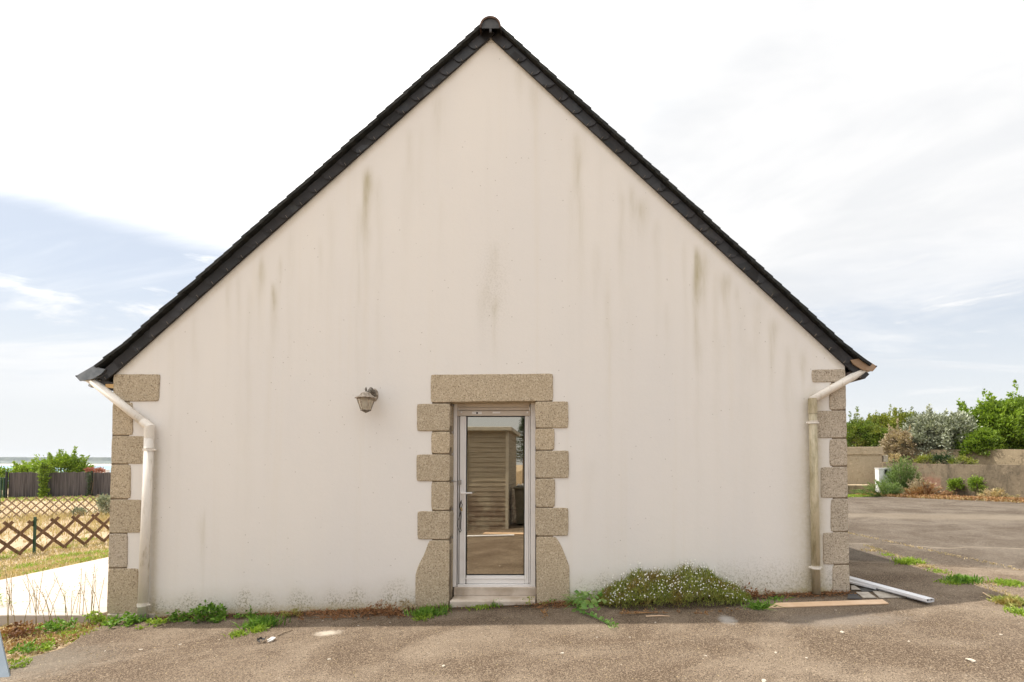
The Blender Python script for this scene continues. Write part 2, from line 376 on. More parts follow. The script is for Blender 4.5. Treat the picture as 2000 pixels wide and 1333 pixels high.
def oldwall(name, a, b_, dark, red=0.0, lo=.42, hi=.7):
    m, t, b, pos, out = newmat(name)
    c = MIX(t, RAMP(t, NOISE(t, pos, .8, 5), .3, .7), a, b_)
    c = MIX(t, RAMP(t, NOISE(t, MAPV(t, pos, (2.5, 2.5, .8)), 1.6, 7, .72), lo, hi, 0, .8), c, dark)
    c = MIX(t, RAMP(t, NOISE(t, pos, 9, 6, .85), .55, .66, 0, .55), c, tuple(v*1.7 for v in b_))
    c = MIX(t, RAMP(t, NOISE(t, MAPV(t, pos, loc=(7, 1, 2)), 7, 6, .85), .52, .64, 0, .7), c, dark)
    if red: c = MIX(t, RAMP(t, NOISE(t, MAPV(t, pos, loc=(4, 4, 4)), 1.1, 5), .58, .72, 0, red), c, (.36, .15, .10))
    setc(t, b, c); b.inputs['Roughness'].default_value = .95; bump(t, b, NOISE(t, pos, 14, 6, .7), .5, .02); return m
M_OW1 = oldwall('mossy_old_render', (.17, .13, .085), (.23, .18, .12), (.07, .055, .035), .5)
M_OW2 = oldwall('tan_old_render', (.29, .225, .14), (.37, .29, .185), (.11, .085, .05), 0, .5, .75)
M_OW3 = oldwall('smooth_tan_render', (.43, .34, .23), (.47, .38, .26), (.30, .23, .14), 0, .5, .8)
M_BOXW = simple('meter_box_white', (.80, .80, .80), (.70, .70, .68), 5, .5, .05)
M_WOOD = simple('fence_slat_wood', (.12, .065, .035), (.20, .12, .07), 20, .85, .3)
M_WOODP = simple('faded_slat_wood', (.25, .17, .11), (.36, .26, .18), 20, .85, .3)
M_GPOST = simple('green_post', (.012, .05, .025), (.02, .07, .035), 8, .5, .05)
def screenmat():
    m, t, b, pos, out = newmat('grey_reed_screen')
    r = NOISE(t, MAPV(t, pos, (9, 9, .4)), 2.0, 3)
    c = MIX(t, RAMP(t, r, .35, .65), (.060, .052, .054), (.125, .108, .108)); setc(t, b, c)
    b.inputs['Roughness'].default_value = .8; bump(t, b, r, .4, .02); return m
M_SCREEN = screenmat()
M_BARK = simple('bark', (.11, .075, .045), (.20, .15, .10), 20, .9, .5)
M_PLANK = simple('planed_board', (.62, .42, .26), (.70, .50, .33), 6, .6, .1, bscale=30)
M_PANEL = simple('blue_grey_panel', (.19, .23, .27), (.24, .28, .32), 3, .45, .06)
M_CHIP = simple('pale_stone_chip', (.50, .44, .36), (.42, .36, .28), 30, .9, .3)
M_TILE = simple('loose_tile', (.30, .26, .22), (.42, .38, .32), 14, .85, .3)
M_TILED = simple('loose_dark_slate', (.035, .032, .032), (.06, .055, .05), 14, .8, .3)
M_SHED = None
def shedmat():
    m, t, b, pos, out = newmat('weathered_boards')
    g = NOISE(t, MAPV(t, pos, (2, 2, 40)), 1.0, 6, .65); k = NOISE(t, MAPV(t, pos, (5, 5, 12)), 1.0, 3)
    c = MIX(t, RAMP(t, g, .3, .7), (.48, .42, .32), (.30, .25, .18)); c = MIX(t, RAMP(t, k, .68, .76, 0, .8), c, (.07, .05, .035))
    sx = t.nodes.new('ShaderNodeSeparateXYZ'); t.links.new(pos, sx.inputs[0])
    c = MIX(t, MATH(t, 'MULTIPLY', RAMP(t, sx.outputs[2], 1.3, .2), RAMP(t, NOISE(t, pos, 3, 5), .35, .6, 0, .75)), c, (.16, .10, .07))
    setc(t, b, c); b.inputs['Roughness'].default_value = .85; bump(t, b, g, .3, .006); return m
M_SHED = shedmat()
M_SHEDT = simple('shed_trim', (.55, .50, .40), (.46, .42, .34), 5, .7, .1)
M_BIN = simple('bin_plastic', (.10, .095, .07), (.13, .12, .09), 8, .5, .05)
M_CLOTH = simple('white_cloth', (.80, .79, .76), (.72, .71, .69), 12, .9, .4)
def water():
    m, t, b, pos, out = newmat('sea_water'); b.inputs['Specular IOR Level'].default_value = .2
    s = t.nodes.new('ShaderNodeSeparateXYZ'); t.links.new(pos, s.inputs[0])
    c = MIX(t, RAMP(t, NOISE(t, MAPV(t, pos, (.002, .012, 1)), 1.0, 4), .4, .6), (.16, .27, .36), (.22, .33, .40))
    setc(t, b, c); b.inputs['Roughness'].default_value = .5
    bump(t, b, NOISE(t, MAPV(t, pos, (.05, .2, 1)), 1.0, 4), .25, .5); return m
M_SEA = water()
M_SAND = simple('sand_flats', (.55, .47, .38), (.48, .42, .35), .01, .9, 0)
M_FAR = simple('far_wood', (.045, .065, .055), (.10, .12, .09), .03, .9, 0, detail=7)
L_BRIGHT = leafmat('leaf_bright', (.05, .10, .012), (.32, .44, .055), None, trans=.30)
L_HEDGE = leafmat('leaf_hedge', (.06, .105, .02), (.21, .27, .05), (.25, .26, .06))
L_YEL = leafmat('leaf_yellow', (.12, .15, .025), (.33, .34, .07), (.10, .14, .025))
L_SILV = leafmat('leaf_silver', (.06, .085, .035), (.56, .58, .44), None, trans=.10, gloss=.6)
L_DRY = leafmat('leaf_dry', (.36, .28, .18), (.52, .43, .30), (.24, .18, .11), trans=.2)
L_ORANGE = leafmat('leaf_rust', (.26, .12, .05), (.46, .28, .13), (.17, .08, .04), trans=.2)
L_GREEN = leafmat('weed_green', (.06, .15, .018), (.21, .35, .05), trans=.3)
L_LIME = leafmat('weed_lime', (.16, .26, .03), (.33, .42, .07), trans=.35)
L_STRAW = leafmat('straw', (.36, .26, .13), (.60, .48, .29), (.27, .24, .10), trans=.25, nscale=3)
L_RUSTW = leafmat('rust_weed', (.17, .075, .03), (.36, .18, .08), trans=.15)
L_DAISY = leafmat('daisy_foliage', (.12, .17, .03), (.45, .46, .13), (.32, .24, .08), trans=.3, nscale=5)
L_BROOM = leafmat('broom_foliage', (.09, .15, .035), (.27, .36, .13), trans=.3)
L_PALE = leafmat('pale_leaf', (.12, .26, .05), (.34, .46, .17), trans=.3)
L_STEM = leafmat('stem', (.30, .24, .10), (.42, .36, .18), trans=.1)
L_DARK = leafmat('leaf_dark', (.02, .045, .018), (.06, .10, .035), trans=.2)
M_PETAL = leafmat('petal', (.72, .70, .66), (.80, .78, .75), trans=.2)
M_RED = leafmat('red_bloom', (.28, .09, .07), (.45, .20, .15), trans=.2)
# ------------------------------------------------------------------ vegetation generators (vectorised)
def unit(a): return a/np.maximum(np.linalg.norm(a, axis=1, keepdims=True), 1e-9)
def rnd_dir(n): return unit(rng.normal(size=(n, 3)))
def leaves(pos, dirs, L, Wd, tint=None):
    n = len(pos); dirs = unit(dirs); r = rnd_dir(n); side = unit(np.cross(dirs, r)); nr = np.cross(side, dirs)
    L = np.broadcast_to(np.asarray(L, float), (n,))[:, None]; Wd = np.broadcast_to(np.asarray(Wd, float), (n,))[:, None]
    v = np.stack([pos, pos+dirs*L*.5+side*Wd*.5+nr*Wd*.12, pos+dirs*L, pos+dirs*L*.5-side*Wd*.5+nr*Wd*.12], 1).reshape(-1, 3)
    f = np.arange(n*4).reshape(-1, 4)
    if tint is None: tint = rng.random(n)
    return v, f.tolist(), np.repeat(tint, 4)
def blades(pos, dirs, L, Wd, droop=.4, tint=None):
    n = len(pos); dirs = unit(dirs); L = np.broadcast_to(np.asarray(L, float), (n,))[:, None]; Wd = np.broadcast_to(np.asarray(Wd, float), (n,))[:, None]
    side = unit(np.cross(dirs, rnd_dir(n))); h = dirs.copy(); h[:, 2] = 0; h = h+rng.normal(0, .15, (n, 3))*[1, 1, 0]
    mid = pos+dirs*L*.55; tip = pos+dirs*L+h*L*droop*.6; tip[:, 2] -= (L[:, 0]*droop*.35)
    v = np.stack([pos-side*Wd*.5, pos+side*Wd*.5, mid-side*Wd*.42, mid+side*Wd*.42, tip], 1).reshape(-1, 3)
    b = np.arange(n)*5
    f = [[i, i+1, i+3, i+2] for i in b] + [[i+2, i+3, i+4] for i in b]
    if tint is None: tint = rng.random(n)
    return v, f, np.repeat(tint, 5)
def join(*parts):
    V = []; Fs = []; T = []; o = 0
    for v, f, t in parts:
        V.append(v); Fs += [[i+o for i in q] for q in f]; T.append(t); o += len(v)
    return np.concatenate(V), Fs, np.concatenate(T)
def tuftdirs(n, spread): 
    a = rng.random(n)*2*math.pi; r = np.abs(rng.normal(0, spread, n)); return np.stack([np.cos(a)*r, np.sin(a)*r, np.ones(n)], 1)
def twigs(segs, r0=.01):
    bm = bmesh.new()
    for a, b, ra, rb in segs: tube(bm, [a, (Vector(a)+Vector(b))/2+Vector(rng.normal(0, .02, 3)), b], [ra, (ra+rb)/2, rb], 5)
    return bm
def shrub(name, label, cat, c, rad, nleaf, L, mat, group=None, clumps=40, trunkz=None, up=.5, Wf=.45, bmat=None, holes=.25, spikes=0):
    """leafy crown: clumps of leaves spread through an uneven ellipsoid, limbs reach each clump"""
    c = np.array(c, float); rad = np.array(rad, float)
    base = (c[0], c[1], c[2]-rad[2] if trunkz is None else trunkz)
    root = empty(name, base, label, cat, group)
    cd = rnd_dir(clumps); cd[:, 2] = np.where(cd[:, 2] < -.6, -cd[:, 2], cd[:, 2])
    cr = .55+.5*rng.random(clumps)**.6
    cc = c+cd*rad*cr[:, None]*.86
    csz = (.20+.22*rng.random(clumps))*rad.mean()*(40/clumps)**.42
    idx = rng.integers(0, clumps, nleaf); off = rng.normal(0, .55, (nleaf, 3))
    pos = cc[idx]+off*csz[idx][:, None]
    out = unit((pos-c)/rad)+rnd_dir(nleaf)*.9; out[:, 2] += up
    ctint = rng.random(clumps)*.55
    tint = np.clip(ctint[idx]+rng.random(nleaf)*.45, 0, 1)
    parts = [leaves(pos, out, L*(.6+.8*rng.random(nleaf)), L*Wf*(.7+.6*rng.random(nleaf)), tint)]
    if spikes:
        for _ in range(spikes):
            k = rng.integers(0, clumps); d = unit((cd[k]*[.6, .6, 1]+[0, 0, .8])[None])[0]
            s0 = cc[k]; ln = (.25+.3*rng.random())*rad.mean(); m = 60
            tt = rng.random(m); pp = s0+d*ln*tt[:, None]*1.6+rng.normal(0, L*.45, (m, 3))*(1.1-tt[:, None])
            parts.append(leaves(pp, rnd_dir(m)+d*1.0, L*.9, L*Wf, np.clip(tint[:m]*.8+.2, 0, 1)))
    v, f, t = join(*parts)
    pm('crown', v, f, mat, root, tint=t)
    bm = bmesh.new(); b0 = Vector(base)
    mid = b0.lerp(Vector(c), .55)
    tube(bm, [b0, mid], [.05*rad.mean()+.02, .035*rad.mean()+.012], 7)
    for k in range(min(clumps, 22)):
        e = Vector(cc[k]); m2 = mid.lerp(e, .5)+Vector(rng.normal(0, .06*rad.mean(), 3)); tube(bm, [mid, m2, e], [.025*rad.mean()+.006, .015*rad.mean()+.004, .004], 5)
    bmo('trunk', bm, bmat or M_BARK, root); return root
# ------------------------------------------------------------------ setting: ground, asphalt, terrace, sea
def sheet(name, xs, ys, off, mat, inside=None, kind='structure', skirt=0.0):
    X, Y = np.meshgrid(xs, ys); Z = gz(X, Y)+off
    nx = len(xs); v = np.stack([X.ravel(), Y.ravel(), Z.ravel()], 1); f = []
    for j in range(len(ys)-1):
        for i in range(nx-1):
            a = j*nx+i; f.append([a, a+1, a+nx+1, a+nx])
    o = pm(name, v, f, mat, smooth=True); tag(o, kind=kind); return o
xs = np.concatenate([[-3000, -1200, -500, -250, -130, -80], np.arange(-50, 26, 1.0), [30, 40, 60, 100, 200, 500, 1500, 3000]])
ys = np.concatenate([[-400, -120, -60, -30], np.arange(-16, 40, 1.0), [42, 45, 48, 55, 62, 70, 80, 90, 100, 115, 130, 200, 400, 1000, 6000]])
tag(sheet('ground', xs, ys, 0, M_EARTH), 'dry straw coloured ground around the house', kind='structure')
# asphalt yard with an uneven left border
bm = bmesh.new()
ay = np.concatenate([np.arange(-14, 3, 1.0), np.arange(3, 5.6, .13), [5.60, 5.9, 6.4, 7], np.arange(8, 26, 1.0)])
rows = []
for y in ay:
    if y <= 5.56: xl = -4.96+.10*math.sin(y*3.1)+.05*math.sin(y*8.3)+random.uniform(-.03, .03)
    else: xl = -4.9
    ax = np.concatenate([[xl, -4.6], np.arange(-4, 16.01, 1.0)])
    xr = 13.1+1.9*(18-max(10, min(18, y)))/3.5*.98*.57*2/2 if y < 18 else 13.1
    rows.append([bm.verts.new((x, y, gzf(x, y)+.022)) for x in ax])
for a, b in zip(rows, rows[1:]):
    for i in range(len(a)-1): bm.faces.new((a[i], a[i+1], b[i+1], b[i]))
be = [e for e in bm.edges if e.is_boundary]
r = bmesh.ops.extrude_edge_only(bm, edges=be)
for g in r['geom']:
    if isinstance(g, bmesh.types.BMVert): g.co.z -= .05
tag(bmo('road', bm, M_ASPH, smooth=False), 'worn brownish asphalt yard in front of and beside the house', kind='structure')
# terrace slab on the left of the house
bm = bmesh.new(); bx(bm, -8.32, -5.30, 5.52, 17, -.42, -.185, .012)
r_ = [v for v in bm.verts if v.co.x < -8 and v.co.y < 6]
bx(bm, -9.6, -8.322, 5.50, 6.6, -.42, -.190, .012)
tag(bmo('path', bm, M_CONC), 'pale concrete terrace beside the left corner of the house', kind='structure')
# sea, sand flats, far wood
pm('water', [(-9000, 140, -10), (4000, 140, -10), (4000, 9000, -10), (-9000, 9000, -10)], [[0, 1, 2, 3]], M_SEA)['kind'] = 'structure'
def farland():
    xs = np.linspace(-4200, 400, 260); v = []; f = []
    for i, x in enumerate(xs):
        h = 40+7*mnoise.noise((x*.004, 3, 0))+4*mnoise.noise((x*.02, 9, 0))+2.4*mnoise.noise((x*.09, 1, 4)); y = 2900+120*math.sin(x*.001)
        v += [(x, y-60, -9.9), (x, y-10, -10+h*.5), (x, y, -10+h), (x, y+250, -10+h*1.06), (x, y+500, -10)]
    for i in range(len(xs)-1):
        for k in range(4): a = i*5+k; f.append([a, a+5, a+6, a+1])
    o = pm('hills', v, f, M_FAR); tag(o, 'low wooded shore across the bay', kind='structure')
    v = []; f = []
    for i, x in enumerate(xs):
        y = 2840+120*math.sin(x*.001); w = 1000+200*mnoise.noise((x*.0014, 0, 5)); v += [(x, y-w, -9.7), (x, y+10, -9.2)]
    for i in range(len(xs)-1): f.append([2*i, 2*i+2, 2*i+3, 2*i+1])
    tag(pm('sand', v, f, M_SAND), 'strip of sand flats along the far shore', kind='structure')
farland()
# ------------------------------------------------------------------ the house
XL = P(214, 960, WY).x; XR = P(1656, 960, WY).x
HB = 16.5                                                  # back of the house (y)
house = empty('house', (-.9, WY, -.1), 'cream rendered house with a steep dark slate gable and granite corner stones', 'house')
APEX = P(958, 78, WY); EL = P(236, 732, WY); ER = P(1648, 722, WY)
DX0, DX1 = P(879, 960, WY).x, P(1045, 960, WY).x; DZ1 = P(960, 785, WY).z; 
def build_wall():
    gx = np.arange(205, 1668, 4.0); gy = np.arange(74, 1224, 4.0)
    bm = bmesh.new(); lay = bm.loops.layers.float_color.new('stain')  # stain tints, plus shade painted beside the left pipe
    zs = [P(PPX, y, WY).z for y in gy]; xs = [(x-PPX)/F*WY for x in gx]
    grid = [[bm.verts.new((x, WY, z)) for x in xs] for z in zs]
    for j in range(len(zs)-1):
        for i in range(len(xs)-1): bm.faces.new((grid[j][i], grid[j][i+1], grid[j+1][i+1], grid[j+1][i]))
    def cut(a, b, keep):
        d = b-a; n = Vector((d.z, 0, -d.x)).normalized()
        if n.dot(keep-a) > 0: n = -n
        bmesh.ops.bisect_plane(bm, geom=bm.verts[:]+bm.edges[:]+bm.faces[:], plane_co=a, plane_no=n, clear_outer=True)
    mid = Vector((-.8, WY, 1))
    up = Vector((0, 0, .06))
    cut(APEX+up, EL+up, mid); cut(APEX+up, ER+up, mid)
    cut(P(221, 735, WY)+Vector((.012, 0, 0)), P(209, 1195, WY)+Vector((.012, 0, 0)), mid)
    cut(P(1652, 725, WY)-Vector((.012, 0, 0)), P(1660, 1155, WY)-Vector((.012, 0, 0)), mid)
    for co_, no in (((DX0-.02, 0, 0), (1, 0, 0)), ((DX1+.02, 0, 0), (1, 0, 0)), ((0, 0, DZ1+.02), (0, 0, 1))):
        bmesh.ops.bisect_plane(bm, geom=bm.verts[:]+bm.edges[:]+bm.faces[:], plane_co=co_, plane_no=no)
    dl = [f for f in bm.faces if DX0-.02 < f.calc_center_median().x < DX1+.02 and f.calc_center_median().z < DZ1+.02]
    bmesh.ops.delete(bm, geom=dl, context='FACES')
    streaks = [(708, 332, 120, 6, .80), (712, 345, 60, 9, .35), (502, 505, 75, 5, .55), (529, 560, 60, 5, .85), (540, 505, 60, 3, .35), (440, 545, 90, 4, .28),
        (1250, 392, 55, 7, .55), (1234, 365, 60, 5, .35), (1362, 488, 105, 6, 1.0), (1377, 498, 75, 7, .45), (1362, 560, 200, 4, .35), (1420, 538, 60, 6, .70), (1441, 562, 34, 5, .35),
        (1510, 630, 42, 6, .75), (1508, 660, 70, 4, .4), (1569, 690, 50, 5, .5), (1124, 258, 130, 8, .34), (1132, 300, 150, 4, .3), (960, 480, 80, 9, .25), (966, 585, 40, 5, .45), (940, 560, 70, 8, .22),
        (848, 188, 60, 12, .3), (735, 350, 300, 5, .18), (1012, 128, 50, 6, .25), (1042, 160, 70, 8, .25), (1215, 380, 180, 5, .22), (1340, 470, 200, 4, .15),
        (1302, 600, 50, 4, .25), (795, 258, 100, 7, .22), (400, 1000, 110, 2.5, .3), (395, 1010, 60, 6, .15), (330, 655, 300, 5, .12), (560, 450, 150, 6, .16), (480, 560, 200, 4, .16), (1163, 480, 90, 5, .2),
        (1187, 575, 120, 5, .16), (1480, 585, 110, 7, .25), (1400, 530, 260, 6, .18), (1590, 720, 200, 5, .22), (640, 400, 200, 6, .12), (1285, 430, 140, 6, .2), (1150, 900, 120, 8, .10), (965, 640, 40, 3, .22),
        (375, 610, 120, 5, .15), (460, 540, 90, 4, .2), (620, 470, 90, 5, .15), (1450, 600, 160, 9, .16), (1540, 680, 160, 8, .22), (695, 400, 330, 3, .2)]
    rs = random.Random(3)
    for _ in range(34):
        x = rs.uniform(260, 1620); t = (x-958)/(718 if x < 958 else 690)
        y0 = 90+abs(t)*640+rs.uniform(0, 240); streaks.append((x, y0, rs.uniform(60, 300), rs.uniform(2.5, 8), rs.uniform(.03, .09)))
    cache = {}
    def st(co_):
        k = (round(co_.x, 4), round(co_.z, 4))
        if k in cache: return cache[k]
        px = PPX+co_.x/WY*F; zz = (co_.z-CAMZ)/WY; a = math.atan(zz)-PITCH; py = PPY-F*math.tan(a)
        r_ = 0.0
        for cx, y0, ln, w, s in streaks:
            dy = py-y0
            if dy < -12 or abs(px-cx) > w*4: continue
            ww = w*(1+.25*math.sin(py*.05+cx)); c = cx+1.5*math.sin(py*.03+cx)
            e = math.exp(-((px-c)/(ww*(1.0 if px < c else 1.6)))**2); fy = min(1, (dy+12)/26)
            if dy > ln*.5: fy *= math.exp(-(dy-ln*.5)/(ln*.7))
            r_ += s*e*fy
        gy_ = 1205-(px-214)/1442*48                       # foot of the wall
        hgt = gy_-py; nz = mnoise.noise((px*.028, py*.012, 0))*.5+.5
        g = max(0, 1-max(0, hgt-10)/(14+60*nz*nz))*1.1*max(0, nz*2.2-.35)
        g = max(g, .20*math.exp(-((px-962)/30)**2)*math.exp(-((py-560)/75)**2))
        if px > 1400: g = max(g, max(0, 1-hgt/80)*.8)
        b_ = .62*math.exp(-((px-1590)/17)**2)*sm(745, 800, py)*.9+.22*math.exp(-((px-1565)/30)**2)*sm(760, 1050, py)+.35*math.exp(-((px-305)/7)**2)*sm(835, 900, py)  # last term paints the slight shade right of the left pipe
        b_ += max(0, 1-hgt/(45+30*nz))*.35 + (max(0, 1-hgt/14)*.45)
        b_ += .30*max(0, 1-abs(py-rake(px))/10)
        cache[k] = (min(r_, 1), min(g, 1), min(b_, 1), 1); return cache[k]
    def sm(a, b, x): t = min(1, max(0, (x-a)/(b-a))); return t*t*(3-2*t)
    def rake(px): return 78+(958-px)*.9 if px < 958 else 78+(px-958)*.933
    for f in bm.faces:
        for l in f.loops: l[lay] = st(l.vert.co)
    be = [e for e in bm.edges if e.is_boundary]
    r = bmesh.ops.extrude_edge_only(bm, edges=be)
    for g in r['geom']:
        if isinstance(g, bmesh.types.BMVert): g.co.y += .30
    # side and back walls
    hz = EL.z-.05
    bx(bm, XL+.02, XL+.26, WY+.305, HB, -.6, hz); bx(bm, XR-.26, XR-.02, WY+.305, HB, -.6, hz)
    prism(bm, [(XL+.02, HB+.002, -.6), (XR-.02, HB+.002, -.6), (XR-.02, HB+.002, hz), (APEX.x, HB+.002, APEX.z-.1), (XL+.02, HB+.002, hz)], (0, .24, 0))
    me = bpy.data.meshes.new('wall'); bm.normal_update(); bm.to_mesh(me); bm.free()
    return link('wall', me, M_WALL, house)
build_wall()
# quoins: every stone its own part
def stone(poly, yf, depth, mat, name='corner_stone', jit=.0022, bev=.008):
    pts = [P(x, y, yf) for x, y in poly]
    dense = []
    n = len(pts)
    for i in range(n):
        a, b = pts[i], pts[(i+1) % n]; k = max(1, int((b-a).length/.045))
        for q in range(k):
            p = a.lerp(b, q/k)
            if q: p += Vector((random.uniform(-1, 1)*jit, 0, random.uniform(-1, 1)*jit))
            dense.append(p)
    # round the outline slightly
    m = len(dense); sm_ = [dense[i]*.74+(dense[i-1]+dense[(i+1) % m])*.13 for i in range(m)]
    bm = bmesh.new(); c = sum(sm_, Vector())/m
    rings = []
    for off, s in ((bev, 0), (bev*.35, bev*.35), (0, bev)):
        rings.append([bm.verts.new(Vector((p.x, yf+off, p.z))+(c-p).normalized()*s*Vector((1, 0, 1)).length*.8) for p in sm_])
    back = [bm.verts.new(Vector((p.x, yf+depth, p.z))) for p in sm_]
    seq = [back]+rings
    for a, b in zip(seq, seq[1:]):
        for i in range(m): bm.faces.new((a[i], a[(i+1) % m], b[(i+1) % m], b[i]))
    bm.faces.new(rings[-1]); bm.faces.new(back[::-1])
    for v in rings[-1]: v.co.y += random.uniform(-1, 1)*.0015
    return bmo(name, bm, mat, house)
def rect(x0, y0, x1, y1, sl=0): return [(x0, y0), (x1, y0+sl), (x1, y1+sl), (x0, y1)]
xl = lambda y: 221-(y-735)*13/460
xr = lambda y: 1652+(y-725)*8.5/430
YQ = WY-.012
for (x1, y0, y1, m) in ((312, 731, 784, M_GR), (258, 786, 850, M_GR), (281, 852, 906, M_GR), (254, 908, 974, M_GR), (275, 976, 1041, M_GR), (248, 1043, 1109, M_GRG), (269, 1111, 1199, M_GR)):
    k = 3 if y0 == 731 else 0
    stone([(xl(y0), y0), (x1, y0), (x1-k, y1), (xl(y1), y1)], YQ, .34 if x1 < 260 else .22, m)
for (x0, y0, y1) in ((1586, 722, 747), (1621, 749, 801), (1596, 803, 856), (1621, 858, 911), (1604, 913, 973), (1624, 975, 1039), (1608, 1041, 1103), (1627, 1105, 1159)):
    stone([(x0, y0), (xr(y0), y0-1), (xr(y1), y1-1), (x0+random.uniform(-1, 1), y1)], YQ, .34 if x0 > 1615 else .22, M_GRG)
YD = WY-.016; RD = .20
stone([(841, 732), (1080, 730), (1080, 783), (841, 786)], YD, RD+.1, M_GR, 'lintel')
for (x0, y0, y1) in ((814, 789, 842), (842, 844, 886), (813, 888, 940), (842, 942, 997), (815, 999, 1054)):
    stone([(x0, y0), (879, y0), (878, y1), (x0, y1)], YD, RD, M_GR, 'jamb_stone')
for (x1, y0, y1) in ((1110, 785, 836), (1083, 838, 879), (1111, 881, 934), (1084, 936, 991), (1110, 993, 1047)):
    stone([(1045, y0), (x1, y0-1), (x1, y1), (1046, y1)], YD, RD, M_GR, 'jamb_stone')
stone([(838, 1056), (878, 1056), (876, 1184), (811, 1188), (811, 1124), (817, 1104), (827, 1086)], YD, RD, M_GR, 'jamb_base')
stone([(1047, 1049), (1086, 1049), (1097, 1068), (1104, 1086), (1112, 1106), (1113, 1178), (1048, 1180)], YD, RD, M_GR, 'jamb_base')
# dark mortar showing in the joints
M_MORT = simple('joint_mortar', (.16, .12, .08), (.24, .19, .13), 20, .95, .4)
def mortar(poly):
    bm = bmesh.new(); prism(bm, [P(x, y, WY-.002) for x, y in poly], (0, .10, 0)); bmo('mortar_bed', bm, M_MORT, house)
mortar([(xl(733)+1.5, 733), (254, 733), (246, 1197), (xl(1197)+1.5, 1197)])
mortar([(1623, 724), (xr(724)-1.5, 724), (xr(1157)-1.5, 1157), (1629, 1157)])
mortar([(844, 735), (879, 735), (878, 1184), (844, 1184)]); mortar([(1046, 735), (1079, 735), (1081, 1176), (1048, 1176)])
# cement foot under the left corner + sloping ragged plinth
bm = bmesh.new()
a = P(208, 1200, WY-.03); b = P(300, 1204, WY-.03)
bx(bm, a.x, b.x, WY-.03, WY+.2, -.5, a.z, .01); bmo('plinth', bm, M_CEM, house)
# --- door
YF = WY+.19
door = empty('door', P(965, 1147, YF) - wloc(house), None, None); door.parent = house
del_keys = [k for k in list(door.keys())]
def q(px, py, y=YF): return P(px, py, y)
def pbx(bm, px0, py0, px1, py1, yf, yb, bev=.003):
    a = P(px0, py1, yf); b = P(px1, py0, yf); return bx(bm, a.x, b.x, yf, yb, a.z, b.z, bev, 1)
bm = bmesh.new()
pbx(bm, 884, 786, 893, 1147, YF, YF+.10); pbx(bm, 1036, 786, 1046, 1147, YF, YF+.10)
pbx(bm, 893.3, 1142, 1035.7, 1147.5, YF+.006, YF+.10)
pbx(bm, 893.5, 789, 896.5, 1141, YF+.012, YF+.05); pbx(bm, 1033, 789, 1035.7, 1141, YF+.012, YF+.05)
bmo('frame', bm, M_PVCW, door)
bm = bmesh.new()                                           # rolled shutter, last slats
pbx(bm, 893.3, 787, 1035.7, 795.5, YF+.012, YF+.05); pbx(bm, 893.3, 796, 1035.7, 802, YF+.016, YF+.05); pbx(bm, 893.3, 802.6, 1035.7, 812.5, YF+.008, YF+.05)
bmo('roller_shutter', bm, M_ALU, door)
bm = bmesh.new(); pbx(bm, 922, 804.5, 941, 809.5, YF+.004, YF+.01, .001); bmo('lock_plate', bm, M_PVCW, door)
bm = bmesh.new(); pbx(bm, 962, 804.5, 977, 808, YF+.001, YF+.01, .001)
bmo('shutter_pull', bm, M_PVCW, door)
for x in (901, 1030): bm = bmesh.new(); pbx(bm, x-1.6, 804, x+1.6, 807.5, YF+.001, YF+.01, .001); bmo('shutter_screw', bm, M_PVCW, door)
bm = bmesh.new(); pbx(bm, 930, 805.3, 933.5, 808.8, YF+.001, YF+.006, .001); bmo('keyhole', bm, M_BLK, door)
YS = YF+.03
bm = bmesh.new()
pbx(bm, 896.7, 813, 910.5, 1141, YS, YS+.055, .004); pbx(bm, 1024.5, 813, 1032.8, 1141, YS, YS+.055, .004)
pbx(bm, 910.7, 1124.5, 1024.3, 1141, YS, YS+.055, .004)
pbx(bm, 905, 813, 908, 1130, YS-.006, YS, .002); pbx(bm, 907, 1129, 1027, 1131.5, YS-.006, YS, .002); pbx(bm, 1027, 813, 1029, 1130, YS-.006, YS, .002)
bmo('sash', bm, M_PVCW, door)
bm = bmesh.new(); pbx(bm, 910.5, 813, 912, 1124, YS+.004, YS+.03, 0); pbx(bm, 1023, 813, 1024.5, 1124, YS+.004, YS+.03, 0); pbx(bm, 912, 1122.7, 1023, 1124.3, YS+.004, YS+.03, 0)
pbx(bm, 894, 811.5, 1035, 814.5, YS+.002, YS+.03, 0); pbx(bm, 894.5, 1141.2, 1035, 1142.0, YS-.005, YS+.03, 0)
bmo('gasket', bm, M_GASK, door)
a = P(912, 1123, YS+.02); b = P(1023, 814, YS+.02)
pm('glass_pane', [(a.x, YS+.02, a.z), (b.x, YS+.02, a.z), (b.x, YS+.02, b.z), (a.x, YS+.02, b.z)], [[0, 1, 2, 3]], M_GLASS, door)
bm = bmesh.new()
h0 = P(902, 964, YS-.05); tube(bm, [P(902, 964, YS), P(902, 964, YS-.05)], .009, 10); tube(bm, [P(900.5, 964, YS-.05), P(922, 963.5, YS-.055)], [.011, .0095], 12)
pbx(bm, 898.8, 957, 905, 976, YS-.008, YS, .003)
bmo('handle', bm, M_PVCW, door)
bm = bmesh.new(); pbx(bm, 896, 938, 900.5, 947, YF-.008, YF+.012, .002); tube(bm, [P(886, 940, YF-.004), P(891, 941, YF-.01), P(902, 938.5, YF-.004)], .003, 6)
bmo('latch', bm, M_STEEL, door)
# sill
bm = bmesh.new()
z1 = P(960, 1173, WY-.03).z
bx(bm, P(880, 1170, WY).x-.0, P(1046, 1170, WY).x, WY-.05, YF+.02, -.35, z1, .015, 3)
bx(bm, P(880, 1170, WY).x, P(1046, 1170, WY).x, YF-.03, YF+.12, z1, P(960, 1147.3, YF).z, .006)
bmo('door_sill', bm, M_SILL, house)
